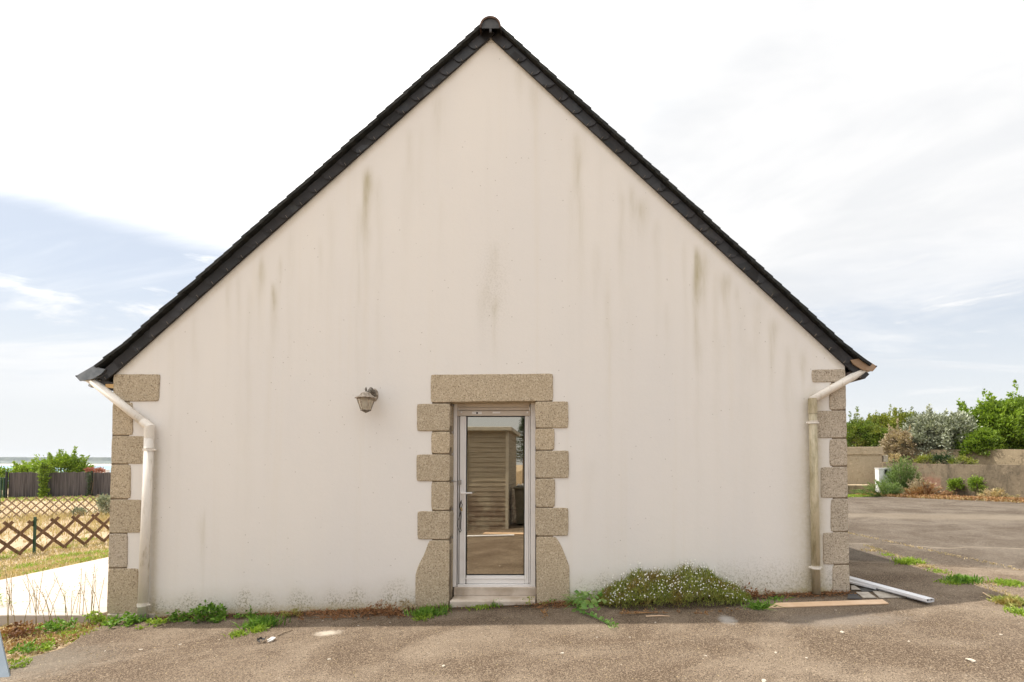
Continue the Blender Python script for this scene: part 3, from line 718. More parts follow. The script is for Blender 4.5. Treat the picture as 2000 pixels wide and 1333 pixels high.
# --- roof
RB = .035                                                   # rake face in front of the wall
YR = WY-RB
def rakeline(side):
    if side < 0: a, b = P(954, 76, YR), P(206, 744, YR)     # lower edge of the hung slates
    else: a, b = P(962, 76, YR), P(1681, 741, YR)
    return a, b
AP = P(958, 57, YR)
roof = bpy.data.objects.new('roof', None); COL.objects.link(roof); roof.parent = house; roof.location = Vector((-.8, WY, 6))-wloc(house)
for side in (-1, 1):
    a, b = rakeline(side)
    d = (b-a).normalized(); n = Vector((-d.z, 0, d.x));  n = n if n.z > 0 else -n
    Ltot = (b-a).length
    bm = bmesh.new()
    # roof deck and courses
    top = a + n*.17; 
    if side < 0: top = top - d*0.02
    nrow = 43; step = (Ltot+.03)/nrow
    for k in range(nrow):
        s0 = -.12+k*step if k else -.16; s1 = -.12+(k+1)*step+.05
        kick = .0
        p0 = a+d*s0+n*.122; p1 = a+d*s1+n*(.122+.012+random.uniform(-.003, .004))
        if k > nrow-4: p1 += n*.010*(k-nrow+4); p0 += n*.010*max(0, k-nrow+3)
        yf = YR-.050+random.uniform(-.006, .006)
        prism(bm, [Vector((p0.x, yf, p0.z)), Vector((p1.x, yf, p1.z)), Vector((p1.x, yf, p1.z))+n*.030, Vector((p0.x, yf, p0.z))+n*.030], (0, HB+.4-yf, 0))
    bmo('slate_courses', bm, M_SLATE2, roof)
    bm = bmesh.new()
    p0 = a-d*.02+n*.120; p1 = b+n*.120
    prism(bm, [Vector((p0.x, YR+.012, p0.z)), Vector((p1.x, YR+.012, p1.z)), Vector((p1.x, YR+.012, p1.z))-n*.118, Vector((p0.x, YR+.012, p0.z))-n*.118], (0, .018, 0))
    prism(bm, [Vector((p0.x, YR+.043, p0.z)), Vector((p1.x, YR+.043, p1.z)), Vector((p1.x, YR+.043, p1.z))-n*.06, Vector((p0.x, YR+.043, p0.z))-n*.06], (0, HB+.3-YR, 0))
    # soffit strip closing the gap to the wall
    bmo('rake_board', bm, M_BLACK, roof)
    # hung verge slates
    bm = bmesh.new(); ns = 26; st2 = Ltot/ns
    for k in range(ns):
        s0 = k*st2-.05; s1 = (k+1)*st2+random.uniform(-.006, .006); e = random.uniform(-.004, .004); hh = .110+random.uniform(-.002, .002)
        if k == 0: s0 = -.10 if side < 0 else .0
        if k == ns-1: s1 += .03
        y0 = YR+.006; y1 = YR-.008
        prof = [(s0, 0), (s1-.052, 0+e), (s1-.034, .009+e), (s1-.012, .032), (s1-.004, .05), (s1, .07), (s1, hh), (s0, hh)]
        A = []; B = []
        for s, t in prof:
            p = a+d*s+n*t; y = y0+(y1-y0)*(s-s0)/(s1-s0); A.append(bm.verts.new((p.x, y, p.z))); B.append(bm.verts.new((p.x, y+.007, p.z)))
        bm.faces.new(A); bm.faces.new(B[::-1])
        for i in range(8): bm.faces.new((A[i], A[(i+1) % 8], B[(i+1) % 8], B[i]))
        p = a+d*(s1-.056)+n*.0; hk = bmesh.new(); tube(hk, [Vector((p.x, y1-.003, p.z-.006)), Vector((p.x, y1-.006, p.z))+n*.03], .0022, 5); bmo('slate_hook', hk, M_HOOK, roof)
    bmo('verge_slates', bm, M_SLATE, roof)
# ridge tiles
rc = P(958.5, 58, YR-.06)
def ridge(y0, y1, first):
    bm = bmesh.new(); n = 14; A = []; rw = .125
    def prof(sc, y): return [Vector((rc.x+math.cos(math.pi*i/n)*rw*sc, y, rc.z-.012+(math.sin(math.pi*i/n)**.85)*.140*sc)) for i in range(n+1)]
    o0 = [bm.verts.new(p) for p in prof(1.0, y0)]; i0 = [bm.verts.new(p-Vector((0, 0, .0))) for p in prof(.84, y0)]
    o1 = [bm.verts.new(p) for p in prof(.94, y1)]
    lo = [bm.verts.new(o0[0].co-Vector((0, 0, .018))), bm.verts.new(o0[-1].co-Vector((0, 0, .018)))]
    lob = [bm.verts.new(o1[0].co-Vector((0, 0, .018))), bm.verts.new(o1[-1].co-Vector((0, 0, .018)))]
    for i in range(n):
        bm.faces.new((o0[i], o0[i+1], o1[i+1], o1[i])); bm.faces.new((o0[i], i0[i], i0[i+1], o0[i+1]))
    bm.faces.new((lo[0], o0[0], o1[0], lob[0])); bm.faces.new((o0[-1], lo[1], lob[1], o1[-1]))
    o = bmo('ridge_tile', bm, M_LICHEN, roof, smooth=False)
    if first:
        bm = bmesh.new(); p = prof(.84, y0+.012); v = [bm.verts.new(x) for x in p]; bm.faces.new(v)
        bx(bm, rc.x-.012, rc.x+.012, y0+.013, y0+.03, rc.z-.05, rc.z-.012)
        bmo('ridge_end', bm, M_SLATEG, roof)
    return o
ridge(YR-.10, YR+.34, True); y = YR+.34
while y < HB: ridge(y-.03, min(y+.42, HB+.35), False); y += .42
bm = bmesh.new(); bx(bm, rc.x-.09, rc.x+.09, YR+.035, HB+.3, rc.z-.08, rc.z-.006); bmo('ridge_board', bm, M_BLACK, roof)
# --- gutters
def gutter(side, mat):
    yf = YR-.02
    if side < 0: pr = [(150, 735), (186, 714), (194, 720), (205, 722), (197, 731), (181, 740), (158, 744)]
    else: pr = [(1711, 716), (1680, 696), (1676, 702), (1662, 704), (1668, 712), (1684, 722), (1703, 725)]
    bm = bmesh.new(); pts = [P(x, y, yf) for x, y in pr]
    prism(bm, pts, (0, HB-yf+.3, 0))
    c = sum(pts, Vector())/len(pts)
    f2 = [c+(p-c)*1.06 for p in pts]; prism(bm, [p-Vector((0, .004, 0)) for p in f2], (0, .012, 0))
    g = bmo('gutter', bm, mat, house)
    bm = bmesh.new(); e = pts[0]; tube(bm, [e+Vector((0, -.01, 0)), e+Vector((0, HB-yf, 0))], .008, 8)
    bmo('gutter_bead', bm, M_BLACK, g) if False else bmo('gutter_bead', bm, M_BLACK, house)
    # fascia and soffit below the gutter
    bm = bmesh.new()
    if side < 0: so_ = [(172, 752), (177, 757), (220, 764), (222, 748), (200, 742)]; pi = [(206, 750.5), (221.5, 750.5), (221.5, 759), (206, 757)]
    else: so_ = [(1693, 736), (1690, 740), (1652, 747), (1654, 728), (1680, 722)]; pi = [(1660, 738), (1653, 738), (1653, 746), (1660, 745)]
    prism(bm, [P(x, y, YR+.03) for x, y in so_], (0, HB-YR, 0)); bmo('soffit', bm, M_BLACK if side < 0 else simple('brown_soffit', (.06, .04, .035), (.10, .07, .055), 9, .6, .1), house)
    if side < 0:
        bm = bmesh.new(); prism(bm, [P(x, y, YR+.025) for x, y in pi], (0, .3, 0)); bmo('soffit_board', bm, M_PINE, house)
    bm = bmesh.new(); c = P(175 if side < 0 else 1690, 753 if side < 0 else 733, YR+.0); tube(bm, [c, c+Vector((0, .08, 0))], .017, 12); bmo('pipe_end', bm, M_STEEL, house)
gutter(-1, M_ZINC); gutter(1, M_RUST)
# --- downpipes
def pipe(pts_px, Y, rad, mat, clamps, mat2=None, collar=None):
    pts = [P(x, y, yy) for x, y, yy in pts_px]
    bm = bmesh.new()
    k = len(pts)-1
    t = bpy.data.objects.new('downpipe', None); COL.objects.link(t); t.parent = house; t.location = pts[-1]-wloc(house)
    e = pts[1]; d0 = (pts[0]-e).normalized(); d1 = (pts[2]-e).normalized()
    tube(bm, [pts[0], e-d0*.01], [rad*.97]*2, 20); bmo('swan_neck', bm, mat2 or mat, t, True)
    bm = bmesh.new(); tube(bm, [e+d1*-.015, e+d1*.16] if mat2 else [e+d0*.10, e, e+d1*.13], rad*(1.07 if mat2 else 1.015), 20); bmo('elbow', bm, mat, t, False)
    bm = bmesh.new(); tube(bm, [e+d1*.04]+pts[2:], rad, 20); bmo('pipe', bm, mat, t, True)
    for cy in clamps:
        u = (P(0, cy, Y).z-pts[1].z)/(pts[-1].z-pts[1].z); c = pts[1].lerp(pts[-1], u)
        bm = bmesh.new(); ax = (pts[-1]-pts[1]).normalized()
        tube(bm, [c-ax*.012, c+ax*.012], rad*1.12, 20); tube(bm, [c-ax*.022, c-ax*.017], rad*1.10, 20)
        for s in (-1, 1): box(bm, c+Vector((s*(rad+.014), .01, .0)), (.03, .02, .022), None, .006)
        tube(bm, [c+Vector((0, rad, 0)), c+Vector((0, WY-c.y+.01, 0))], .008, 8)
        bmo('pipe_clamp', bm, M_PVC, t)
    return t
YP = WY-.07
pipe([(176, 741, YR+.04), (292, 834, YP), (277.5, 1218, YP)], YP, .047, M_PVC, (879, 1182))
pipe([(1694, 720, YR+.04), (1587, 781, YP), (1594.5, 1160, YP)], YP, .046, M_PVCM, (826, 1109), mat2=M_PVC)
# pale sleeve joint on the right pipe
# ------------------------------------------------------------------ wall lantern
YL = WY-.17
lc = P(714.5, 792, YL)
lamp = empty('wall_lantern', P(731, 776, WY), 'small weathered metal lantern mounted on the cream wall left of the door', 'wall lamp')
bm = bmesh.new(); c = P(731, 772, WY)
bmesh.ops.create_cone(bm, cap_ends=True, segments=20, radius1=.062, radius2=.050, depth=.02, matrix=Matrix.Translation(c+Vector((0, -.011, 0))) @ Matrix.Rotation(R(90), 4, 'X') @ Matrix.Diagonal((.8, 1.25, 1, 1)))
bmo('backplate', bm, M_LMET, lamp)
bm = bmesh.new(); top = Vector((lc.x, YL, P(714, 770, YL).z))
tube(bm, [c+Vector((0, -.02, -.01)), c+Vector((-.006, -.05, .03)), c+Vector((0, -.10, .045)), top+Vector((0, .03, .01)), top+Vector((0, 0, -.02))], [.034, .036, .028, .016, .012], 12)
lathe(bm, top, [(.004, -.03), (.022, -.012), (.028, 0), (.008, .010), (.005, .030), (.013, .048), (.011, .062), (.002, .080)], 12)
bmo('bracket', bm, M_LDARK, lamp)
def ring6(r, z, rot=R(12), n=6): return [Vector((lc.x+r*math.cos(rot+2*math.pi*i/n), YL+r*math.sin(rot+2*math.pi*i/n), z)) for i in range(n)]
zt = P(714, 778, YL).z; zb = P(714, 802, YL).z
bm = bmesh.new()
bmf = 0
rings = [[bm.verts.new(p) for p in ring6(r_, z)] for r_, z in ((.118, zt-.004), (.122, zt+.002), (.085, zt+.022), (.060, zt+.040), (.050, zt+.058), (.022, zt+.068))]
for a, b in zip(rings, rings[1:]):
    for i in range(6): bm.faces.new((a[i], a[(i+1) % 6], b[(i+1) % 6], b[i]))
bm.faces.new(rings[0][::-1]); bm.faces.new(rings[-1]); bmo('lantern_roof', bm, M_LMET, lamp)
bm = bmesh.new(); a_ = ring6(.096, zt-.006); b_ = ring6(.052, zb)
for i in range(6): tube(bm, [a_[i], b_[i]], .005, 6)
for i in range(6): tube(bm, [a_[i], a_[(i+1) % 6]], .005, 6)
for i in range(6): tube(bm, [b_[i], b_[(i+1) % 6]], .006, 6)
bmo('lantern_frame', bm, simple('lantern_frame_metal', (.42, .34, .26), (.14, .10, .07), 30, .6, .2), lamp)
bm = bmesh.new(); a2 = [bm.verts.new(p) for p in ring6(.093, zt-.008)]; b2 = [bm.verts.new(p) for p in ring6(.050, zb)]
for i in range(6): bm.faces.new((a2[i], a2[(i+1) % 6], b2[(i+1) % 6], b2[i]))
bmo('lantern_glass', bm, M_LGLASS, lamp)
bm = bmesh.new(); lathe(bm, (lc.x, YL, zb-.004), [(.001, -.026), (.012, -.020), (.045, -.004), (.056, .002), (.056, .008)], 16); bmo('lantern_base', bm, M_LDARK, lamp)
bm = bmesh.new(); lathe(bm, (lc.x, YL, zt-.01), [(.012, 0), (.014, -.03), (.030, -.055), (.033, -.075), (.022, -.098), (.005, -.106)], 14); bmo('bulb', bm, M_CLOTH, lamp, True)
# ------------------------------------------------------------------ lanyard with key on the door
lan = empty('key_lanyard', P(899, 980, YS-.02), 'black cord lanyard with a brass key hanging below the white door handle', 'lanyard')
bm = bmesh.new(); y = YS-.014
tube(bm, [P(901, 978, y), P(899, 984, y), P(898, 990, y), P(900, 997, y), P(900.5, 1010, y), P(899.5, 1025, y), P(899.5, 1034, y)], .0065, 6)
tube(bm, [P(900, 996, y), P(898, 1008, y), P(894, 1019, y), P(893.5, 1027, y), P(896, 1036, y), P(899, 1040, y), P(901, 1036, y), P(899, 1033, y)], .0035, 6)
tube(bm, [P(900, 980, y), P(903, 986, y), P(901, 994, y)], .004, 6)
bmo('cord', bm, M_BLK, lan)
bm = bmesh.new(); box(bm, P(902, 996, y-.008), (.012, .004, .03), None, .002); box(bm, P(900, 993, y-.006), (.018, .006, .016), None, .002); bmo('key', bm, M_BRASS, lan)
# ------------------------------------------------------------------ things on the ground by the house
def lying(name, label, cat, quad, th, mat, lift=.0, group=None, tilt=0):
    pts = [G(x, y, .024+lift) for x, y in quad]
    bm = bmesh.new(); a, b, fs = prism(bm, pts, (0, 0, th))
    bmesh.ops.bevel(bm, geom=bm.edges[:], offset=min(.003, th*.3), segments=1, affect='EDGES')
    return tag(bmo(name, bm, mat), label, cat, group)
lying('wooden_board', 'long narrow planed wooden board lying on the asphalt by the right corner', 'board', [(1500, 1189), (1736, 1181), (1724, 1173.5), (1516, 1180)], .014, M_PLANK)
def profile(p0, p1, w, h, label, lift):
    a = G(*p0, .022+lift); b = G(*p1, .022+lift); d = (b-a); L = d.length; d.normalize(); s = Vector((d.y, -d.x, 0)).normalized(); up = s.cross(d)
    if up.z < 0: up = -up
    root = empty('plastic_profile', a, label, 'plastic trim', 'white plastic profiles left by the corner')
    bm = bmesh.new(); t = .004
    def bar(c0, c1, h0, h1, l0=0, l1=L):
        vs = [a+s*c+up*hh+d*l for l in (l0, l1) for c, hh in ((c0, h0), (c1, h0), (c1, h1), (c0, h1))]
        v = [bm.verts.new(x) for x in vs]
        for f in ((0, 1, 2, 3), (7, 6, 5, 4), (0, 4, 5, 1), (1, 5, 6, 2), (2, 6, 7, 3), (3, 7, 4, 0)): bm.faces.new([v[i] for i in f])
    bar(-w/2, w/2, 0, t); bar(-w/2, w/2, h-t, h); bar(-w/2, -w/2+t, t+.0005, h-t-.0005); bar(w/2-t, w/2, t+.0005, h-t-.0005); bar(-.003, .003, t+.0005, h-t-.0005)
    for c in (-w*.22, w*.2, w*.32): bar(c-.003, c+.003, h+.0005, h+.003)
    bmo('profile_body', bm, M_PVCP, root)
    bm = bmesh.new(); bar(-w/2+t*1.2, -.005, t*1.2, h-t*1.2, .02, L-.03); bar(.005, w/2-t*1.2, t*1.2, h-t*1.2, .02, L-.03); bmo('profile_core', bm, M_BLK, root)
M_PVCP = simple('white_profile_pvc', (.80, .80, .82), (.76, .76, .79), 4, .35, .02)
profile((1818, 1177), (1600, 1122), .11, .035, 'longest white plastic profile lying on the asphalt, its open end nearest the camera', 0)
profile((1817, 1175.5), (1600, 1116), .10, .030, 'white plastic profile stacked on top of the longest one', .038)
profile((1716, 1151), (1600, 1124), .09, .022, 'short white plastic profile beside the granite corner, behind the long ones', .02)
lying('slate_tile', 'pale grey broken tile lying beside the white profiles', 'tile', [(1686, 1169), (1712, 1169), (1696, 1158), (1672, 1158)], .01, M_TILE)
lying('slate_tile', 'small pale tile fragment touching the granite corner', 'tile', [(1663, 1153), (1681, 1153), (1669, 1145), (1662, 1145)], .01, M_TILE, .004)
lying('slate_tile', 'larger grey brown tile partly under the white profiles', 'tile', [(1718, 1169), (1772, 1168), (1742, 1155), (1704, 1156)], .008, M_TILE)
lying('slate_tile', 'dark slate lying between the pale tiles and the corner', 'tile', [(1655, 1171), (1684, 1171), (1672, 1161), (1656, 1162)], .008, M_TILED)
lying('slate_tile', 'dark slate under the short white profile', 'tile', [(1684, 1157), (1716, 1156), (1700, 1149), (1676, 1150)], .008, M_TILED)
# leaning blue grey panel at the left edge of the picture
y0 = 4.0; a = P(-60, 1345, y0); b = P(23, 1345, y0); c = P(-3, 1232, y0+.25)
bm = bmesh.new(); prism(bm, [a, b, c, P(-60, 1200, y0+.28)], (-.02, .03, 0)); 
bmesh.ops.bevel(bm, geom=bm.edges[:], offset=.004, segments=1, affect='EDGES')
tag(bmo('leaning_panel', bm, M_PANEL), 'blue grey panel leaning at the left end of the asphalt', 'panel')
# stone chips and small litter
def rockmesh(r, seed, flat=.5):
    bm = bmesh.new(); bmesh.ops.create_icosphere(bm, subdivisions=2, radius=r)
    for v in bm.verts:
        k = 1+.35*mnoise.noise(v.co/r*1.3+Vector((seed, 0, 0))); v.co = Vector((v.co.x*k*1.5, v.co.y*k, v.co.z*k*flat))
    me = bpy.data.meshes.new('stone_chip'); bm.to_mesh(me); bm.free(); me.materials.append(M_CHIP); return me
chips = [(1897, 1290, .028), (1450, 1232, .0), (1645, 1235, .022), (1632, 1192, .010), (1280, 1216, .012), (1098, 1276, .014), (1230, 1245, .010), (1166, 1245, .008), (643, 1288, .014), (866, 1301, .016), (527, 1222, .012),
         (700, 1222, .010), (630, 1213, .010), (862, 1199, .012), (1492, 1330, .02), (1378, 1281, .012), (205, 1272, .010), (275, 1269, .014), (352, 1259, .012), (1955, 1240, .012), (1775, 1253, .010), (1575, 1285, .010), (1515, 1275, .014), (762, 1216, .008), (735, 1222, .007), (1035, 1253, .008), (428, 1250, .007)]
chips = [(a, b, c*.8) for a, b, c in chips]
rm = [rockmesh(1, s) for s in (1, 4, 8)]
where = ['in the foreground near the right edge', '', 'below the long wooden board', 'just in front of the wooden board', 'below the flowering shrub', 'in the middle foreground', 'below the uprooted leafy weed', 'left of centre below the door jamb', 'in the left foreground below the pale powder patch', 'on the bottom middle of the asphalt']
for i, (x, y, r_) in enumerate(chips):
    if not r_: continue
    o = bpy.data.objects.new('stone_chip', rm[i % 3]); COL.objects.link(o); o.location = G(x, y, .022+r_*.3); o.scale = (r_, r_, r_); o.rotation_euler.z = random.random()*6
    tag(o, 'small pale stone chip lying on the brown asphalt', 'stone', 'pale stone chips scattered on the asphalt')
bm = bmesh.new(); tube(bm, [G(543, 1242, .03), G(556, 1236, .035), G(573, 1231, .03)], [.006, .005, .003], 6); tag(bmo('dry_stick', bm, M_BARK), 'short dry stick lying left of the pale powder patch', 'stick')
bm = bmesh.new(); tube(bm, [G(1262, 1204, .03), G(1290, 1203, .03), G(1308, 1204, .03)], [.006, .006, .003], 6); tag(bmo('dry_stick', bm, M_PLANK), 'thin pale stick lying in front of the flowering shrub', 'stick')
bm = bmesh.new(); tube(bm, [G(1920, 1158, .03), G(1937, 1168, .035), G(1960, 1178, .03)], [.006, .006, .003], 6); tag(bmo('dry_stick', bm, M_PLANK), 'pale straw stick near the right end of the house shadow', 'stick')
bm = bmesh.new()
for k in range(5):
    c = G(510+random.uniform(-6, 6), 1253+random.uniform(-2, 2), .03); vs = [bm.verts.new(c+Vector((random.uniform(-.04, .04), random.uniform(-.04, .04), random.uniform(0, .045)))) for _ in range(4)]; bm.faces.new(vs)
tag(bmo('dead_leaf', bm, M_TILED), 'dark curled dead leaf on the asphalt left of the stick', 'leaf')
bm = bmesh.new(); g = G(528, 1251, .03)
tube(bm, [g+Vector((-.03, 0, 0)), g+Vector((0, .03, .01)), g+Vector((.03, .02, .015)), g+Vector((.03, -.02, .01)), g+Vector((.0, -.04, 0))], [.006, .012, .008, .011, .004], 6)
tag(bmo('paper_scrap', bm, M_CLOTH), 'small white curled scrap beside the dark dead leaf', 'scrap')
# ------------------------------------------------------------------ weeds
def grass_tuft(px, py, wpx, n, L, mat, label, name='grass_tuft', cat='weed', spread=.7, width=.012, depth=.12, droop=.6, group=None):
    g = G(px, py, .022); w = wpx/F*g.y
    pos = np.stack([g.x+rng.normal(0, w*.22, n), g.y+rng.normal(0, depth*.4, n), np.zeros(n)], 1); pos[:, 2] = gz(pos[:, 0], pos[:, 1])+.015
    v, f, t = blades(pos, tuftdirs(n, spread), L*(.5+.7*rng.random(n)), width*(.6+.8*rng.random(n)), droop)
    o = pm(name, v, f, mat, tint=t); return tag(o, label, cat, group)
def leafy_weed(px, py, wpx, hpx, n, L, mat, label, name='leafy_weed', cat='weed', group=None, Wf=.6, depth=.10, stemmat=None):
    g = G(px, py, .022); k = g.y/F; w = wpx*k; h = hpx*k
    root = empty(name, g, label, cat, group)
    m = max(6, n//14); ctr = np.stack([g.x+rng.uniform(-.5, .5, m)*w, g.y+rng.uniform(-1, 1, m)*depth, np.full(m, g.z)], 1)
    rel = 1-((ctr[:, 0]-g.x)/(w*.55))**2; ctr[:, 2] = g.z+h*np.clip(rel, .1, 1)*rng.uniform(.1, .8, m)
    idx = rng.integers(0, m, n); pos = ctr[idx]+rng.normal(0, L*.45, (n, 3)); pos[:, 2] = np.maximum(pos[:, 2], g.z+.004)
    d = rnd_dir(n); d[:, 2] = np.abs(d[:, 2])*.7+.1
    v, f, t = leaves(pos, d, L*(.6+.7*rng.random(n)), L*Wf*(.6+.6*rng.random(n)))
    pm('leaves', v, f, mat, root, tint=t)
    b = np.repeat(np.array([[g.x, g.y, g.z]]), m, 0); b[:, 0] += (ctr[:, 0]-g.x)*.5
    v, f, t = blades(b, ctr-b, np.linalg.norm(ctr-b, axis=1), .005, 0); pm('stems', v, f, stemmat or mat, root, tint=t)
    return root
leafy_weed(352, 1211, 40, 22, 160, .045, L_GREEN, 'small green leafy weed at the wall foot, left of the larger one')
leafy_weed(404, 1213, 58, 30, 300, .055, L_GREEN, 'broad green leafy weed at the wall foot between the left pipe and the grass tuft')
leafy_weed(298, 1224, 34, 16, 150, .035, L_LIME, 'small light green weed just right of the left downpipe foot')
leafy_weed(236, 1222, 52, 20, 240, .045, L_GREEN, 'green weed at the foot of the left corner stone, left of the pipe')
leafy_weed(196, 1214, 46, 22, 240, .04, L_LIME, 'yellow green weed against the end of the terrace')
leafy_weed(480, 1207, 34, 14, 110, .035, L_GREEN, 'small dark weed left of the tall grass tuft by the wall')
grass_tuft(512, 1224, 60, 320, .16, L_GREEN, 'bushy green grass tuft at the wall foot, left third of the wall', width=.010)
grass_tuft(505, 1232, 38, 120, .09, L_LIME, 'low light green grass spilling onto the asphalt below the bushy tuft')
grass_tuft(466, 1240, 30, 110, .07, L_LIME, 'small isolated lime green tuft on the asphalt')
leafy_weed(572, 1203, 50, 14, 140, .03, L_DAISY, 'low dull green weed right of the bushy tuft')
leafy_weed(700, 1206, 230, 12, 700, .03, L_RUSTW, 'long strip of brown dead weeds along the wall foot', 'dead_weed_strip', Wf=.35)
leafy_weed(748, 1201, 90, 24, 420, .035, L_RUSTW, 'brown dead weed heap left of the door surround', 'dead_weed', Wf=.35)
leafy_weed(795, 1196, 60, 24, 220, .035, L_DRY, 'tan and green dried weed touching the left door stone', 'dead_weed', Wf=.4)
grass_tuft(836, 1200, 70, 360, .11, L_GREEN, 'green grass clump in front of the left base stone of the door', width=.012)
grass_tuft(825, 1208, 44, 160, .07, L_LIME, 'lime green low grass in front of the clump at the left door base')
grass_tuft(870, 1190, 26, 60, .10, L_GREEN, 'few tall grass blades at the inner corner of the left door base', width=.007)
grass_tuft(940, 1187, 64, 130, .055, L_LIME, 'low green grass in front of the door sill')
grass_tuft(968, 1183, 26, 70, .09, L_GREEN, 'upright dark green tuft in front of the door sill', spread=.4)
leafy_weed(1040, 1180, 46, 14, 110, .028, L_DAISY, 'small olive weed where the sill meets the right door base')
leafy_weed(1076, 1178, 16, 12, 40, .035, L_GREEN, 'tiny green weed on the foot of the right door base')
leafy_weed(1075, 1186, 70, 8, 200, .025, L_RUSTW, 'brown dead weeds in front of the right door base', 'dead_weed', Wf=.35)
leafy_weed(1068, 1202, 20, 7, 30, .03, L_ORANGE, 'small curled rust coloured leaves on the asphalt below the right door base', 'dead_weed')
# uprooted leafy weed
up_ = empty('uprooted_weed', G(1150, 1200, .02), 'uprooted large leafed green weed lying between the door base and the flowering shrub', 'weed')
pos = []; d = []; L = []
for k in range(80):
    g = G(random.uniform(1118, 1178), random.uniform(1166, 1206), .02); pos.append((g.x, g.y, g.z+random.uniform(.02, .16)*(1-abs(g.x-.3)*.5))); d.append((random.uniform(-1, 1), random.uniform(-1, .3), random.uniform(-.3, .5))); L.append(random.uniform(.05, .11))
for k in range(16):
    g = G(1152+k*3.0, 1202+k*1.5, .03); pos.append((g.x, g.y, g.z+.02)); d.append((random.uniform(-1, 1), random.uniform(-1, 1), .3)); L.append(.045)
v, f, t = leaves(np.array(pos), np.array(d), np.array(L), np.array(L)*.75); pm('leaves', v, f, L_PALE, up_, tint=t)
nn = 150; pos = np.array([list(G(random.uniform(1108, 1150), random.uniform(1160, 1186), .03)) for _ in range(nn)]); pos[:, 2] += rng.random(nn)*.10
v, f, t = blades(pos, np.stack([rng.normal(-.6, .6, nn), rng.normal(-.4, .3, nn), rng.normal(.1, .3, nn)], 1), .14, .006, .3); pm('stalks', v, f, L_PALE, up_, tint=t)
bm = bmesh.new(); tube(bm, [G(1145, 1198, .05), G(1165, 1207, .05), G(1195, 1222, .035)], [.009, .007, .005], 8); bmo('main_stem', bm, L_PALE, up_)
leafy_weed(1197, 1224, 20, 8, 40, .03, L_PALE, 'small shoot at the tip of the uprooted weed, in the sun')
# flowering shrub
fl = empty('flowering_shrub', G(1315, 1185, .0), 'low spreading shrub with many tiny white daisy flowers growing against the wall foot', 'shrub')
x0 = P(1168, 1180, WY-.2).x; x1 = P(1470, 1180, WY-.2).x; xc = (x0+x1)/2; hw = (x1-x0)/2
def hump(x): 
    u = (x-xc)/hw; return np.clip(1-np.abs(u+.08)**2.4, 0, 1)**.8*np.clip((.375+.045*u)+.035*np.sin(x*9)+.025*np.sin(x*23), .05, .5)
n = 9000
X = xc+hw*rng.uniform(-1, 1, n); Yv = rng.random(n)
H = hump(X); yy = WY-.04-.40*Yv*np.sqrt(np.clip(1-((X-xc)/hw)**4, 0, 1)); zt = H*np.sqrt(np.clip(1-(Yv*.93)**2.2, 0, 1)); zz = gz(X, yy)+.02+zt*rng.random(n)**.45*.93
pos = np.stack([X, yy, zz], 1)
dr = np.stack([rng.normal(0, .5, n), rng.normal(-.35, .4, n), .8+rng.random(n)*.6], 1)
A1 = blades(pos, dr, .035+.05*rng.random(n), .0055, .3)
n2 = 6500; i2 = rng.integers(0, n, n2)
A2 = leaves(pos[i2]+rng.normal(0, .012, (n2, 3)), rnd_dir(n2)+[0, -.3, .6], .022, .009)
n3 = 420; X3 = xc+hw*rng.uniform(-.93, .95, n3); y3 = WY-.03-.25*rng.random(n3); p3 = np.stack([X3, y3, gz(X3, y3)+hump(X3)*.9], 1)
A3 = blades(p3, np.stack([rng.normal(0, .3, n3), rng.normal(-.1, .15, n3), np.ones(n3)], 1), .05+.10*rng.random(n3), .003, .1, np.full(n3, .1))
v, f, t = join(A1, A2, A3); pm('foliage', v, f, L_DAISY, fl, tint=t)
fp = []
for _ in range(360):
    x = xc+hw*(random.uniform(-.93, .93) if random.random() < .45 else max(-.93, min(.93, random.choice((-.75, -.3, -.12, .2, .33, .62))+random.gauss(0, .10)))); a_ = random.random()**.6; hh = float(hump(x))
    y_ = WY-.05-.40*a_*math.sqrt(max(0, 1-((x-xc)/hw)**4)); z_ = gzf(x, y_)+.02+hh*math.sqrt(max(0, 1-(a_*.93)**2.2))*random.uniform(.88, 1.06)+.01
    fp.append((x, y_-.012, z_))
for i in range(n3):
    if i % 6 == 0: fp.append(tuple(A3[0][i*5+4]))
def flower(c, r_, V, Fc, T):
    d = Vector((random.uniform(-.5, .5), random.uniform(-1, -.1), random.uniform(.3, 1))).normalized(); u, w = frame_of(d); c = Vector(c); o = len(V); m = 8
    V.append(c+d*r_*.15)
    for k in range(m):
        a_ = 2*math.pi*k/m; V.append(c+(u*math.cos(a_)+w*math.sin(a_))*r_*(1 if k % 2 else .72))
    T.extend([random.random()]*(m+1))
    for k in range(m): Fc.append([o, o+1+k, o+1+(k+1) % m])
random.shuffle(fp)
for c in fp[:100]:
    V, Fc, T = [], [], []; flower(c, random.uniform(.007, .0105), V, Fc, T); pm('flower', V, Fc, M_PETAL, fl, tint=T)
V, Fc, T = [], [], []
for c in fp[100:]: flower(c, random.uniform(.005, .009), V, Fc, T)
pm('flower_mass', V, Fc, M_PETAL, fl, tint=T)['kind'] = 'stuff'
leafy_weed(1462, 1168, 26, 30, 90, .04, L_RUSTW, 'dark brown dead leaves at the right end of the flowering shrub', 'dead_weed')
leafy_weed(1330, 1197, 250, 5, 420, .022, L_ORANGE, 'thin strip of tan litter along the front of the flowering shrub', 'dead_weed_strip', Wf=.4)
grass_tuft(1483, 1187, 50, 130, .13, L_GREEN, 'flattened green grass at the left end of the wooden board', spread=1.6, depth=.1)
leafy_weed(1495, 1166, 50, 10, 80, .025, L_RUSTW, 'scattered brown dead weed at the wall foot right of the flowering shrub', 'dead_weed')
grass_tuft(1520, 1171, 44, 50, .07, L_GREEN, 'thin green weed lying at the wall foot near the right pipe', spread=1.6)
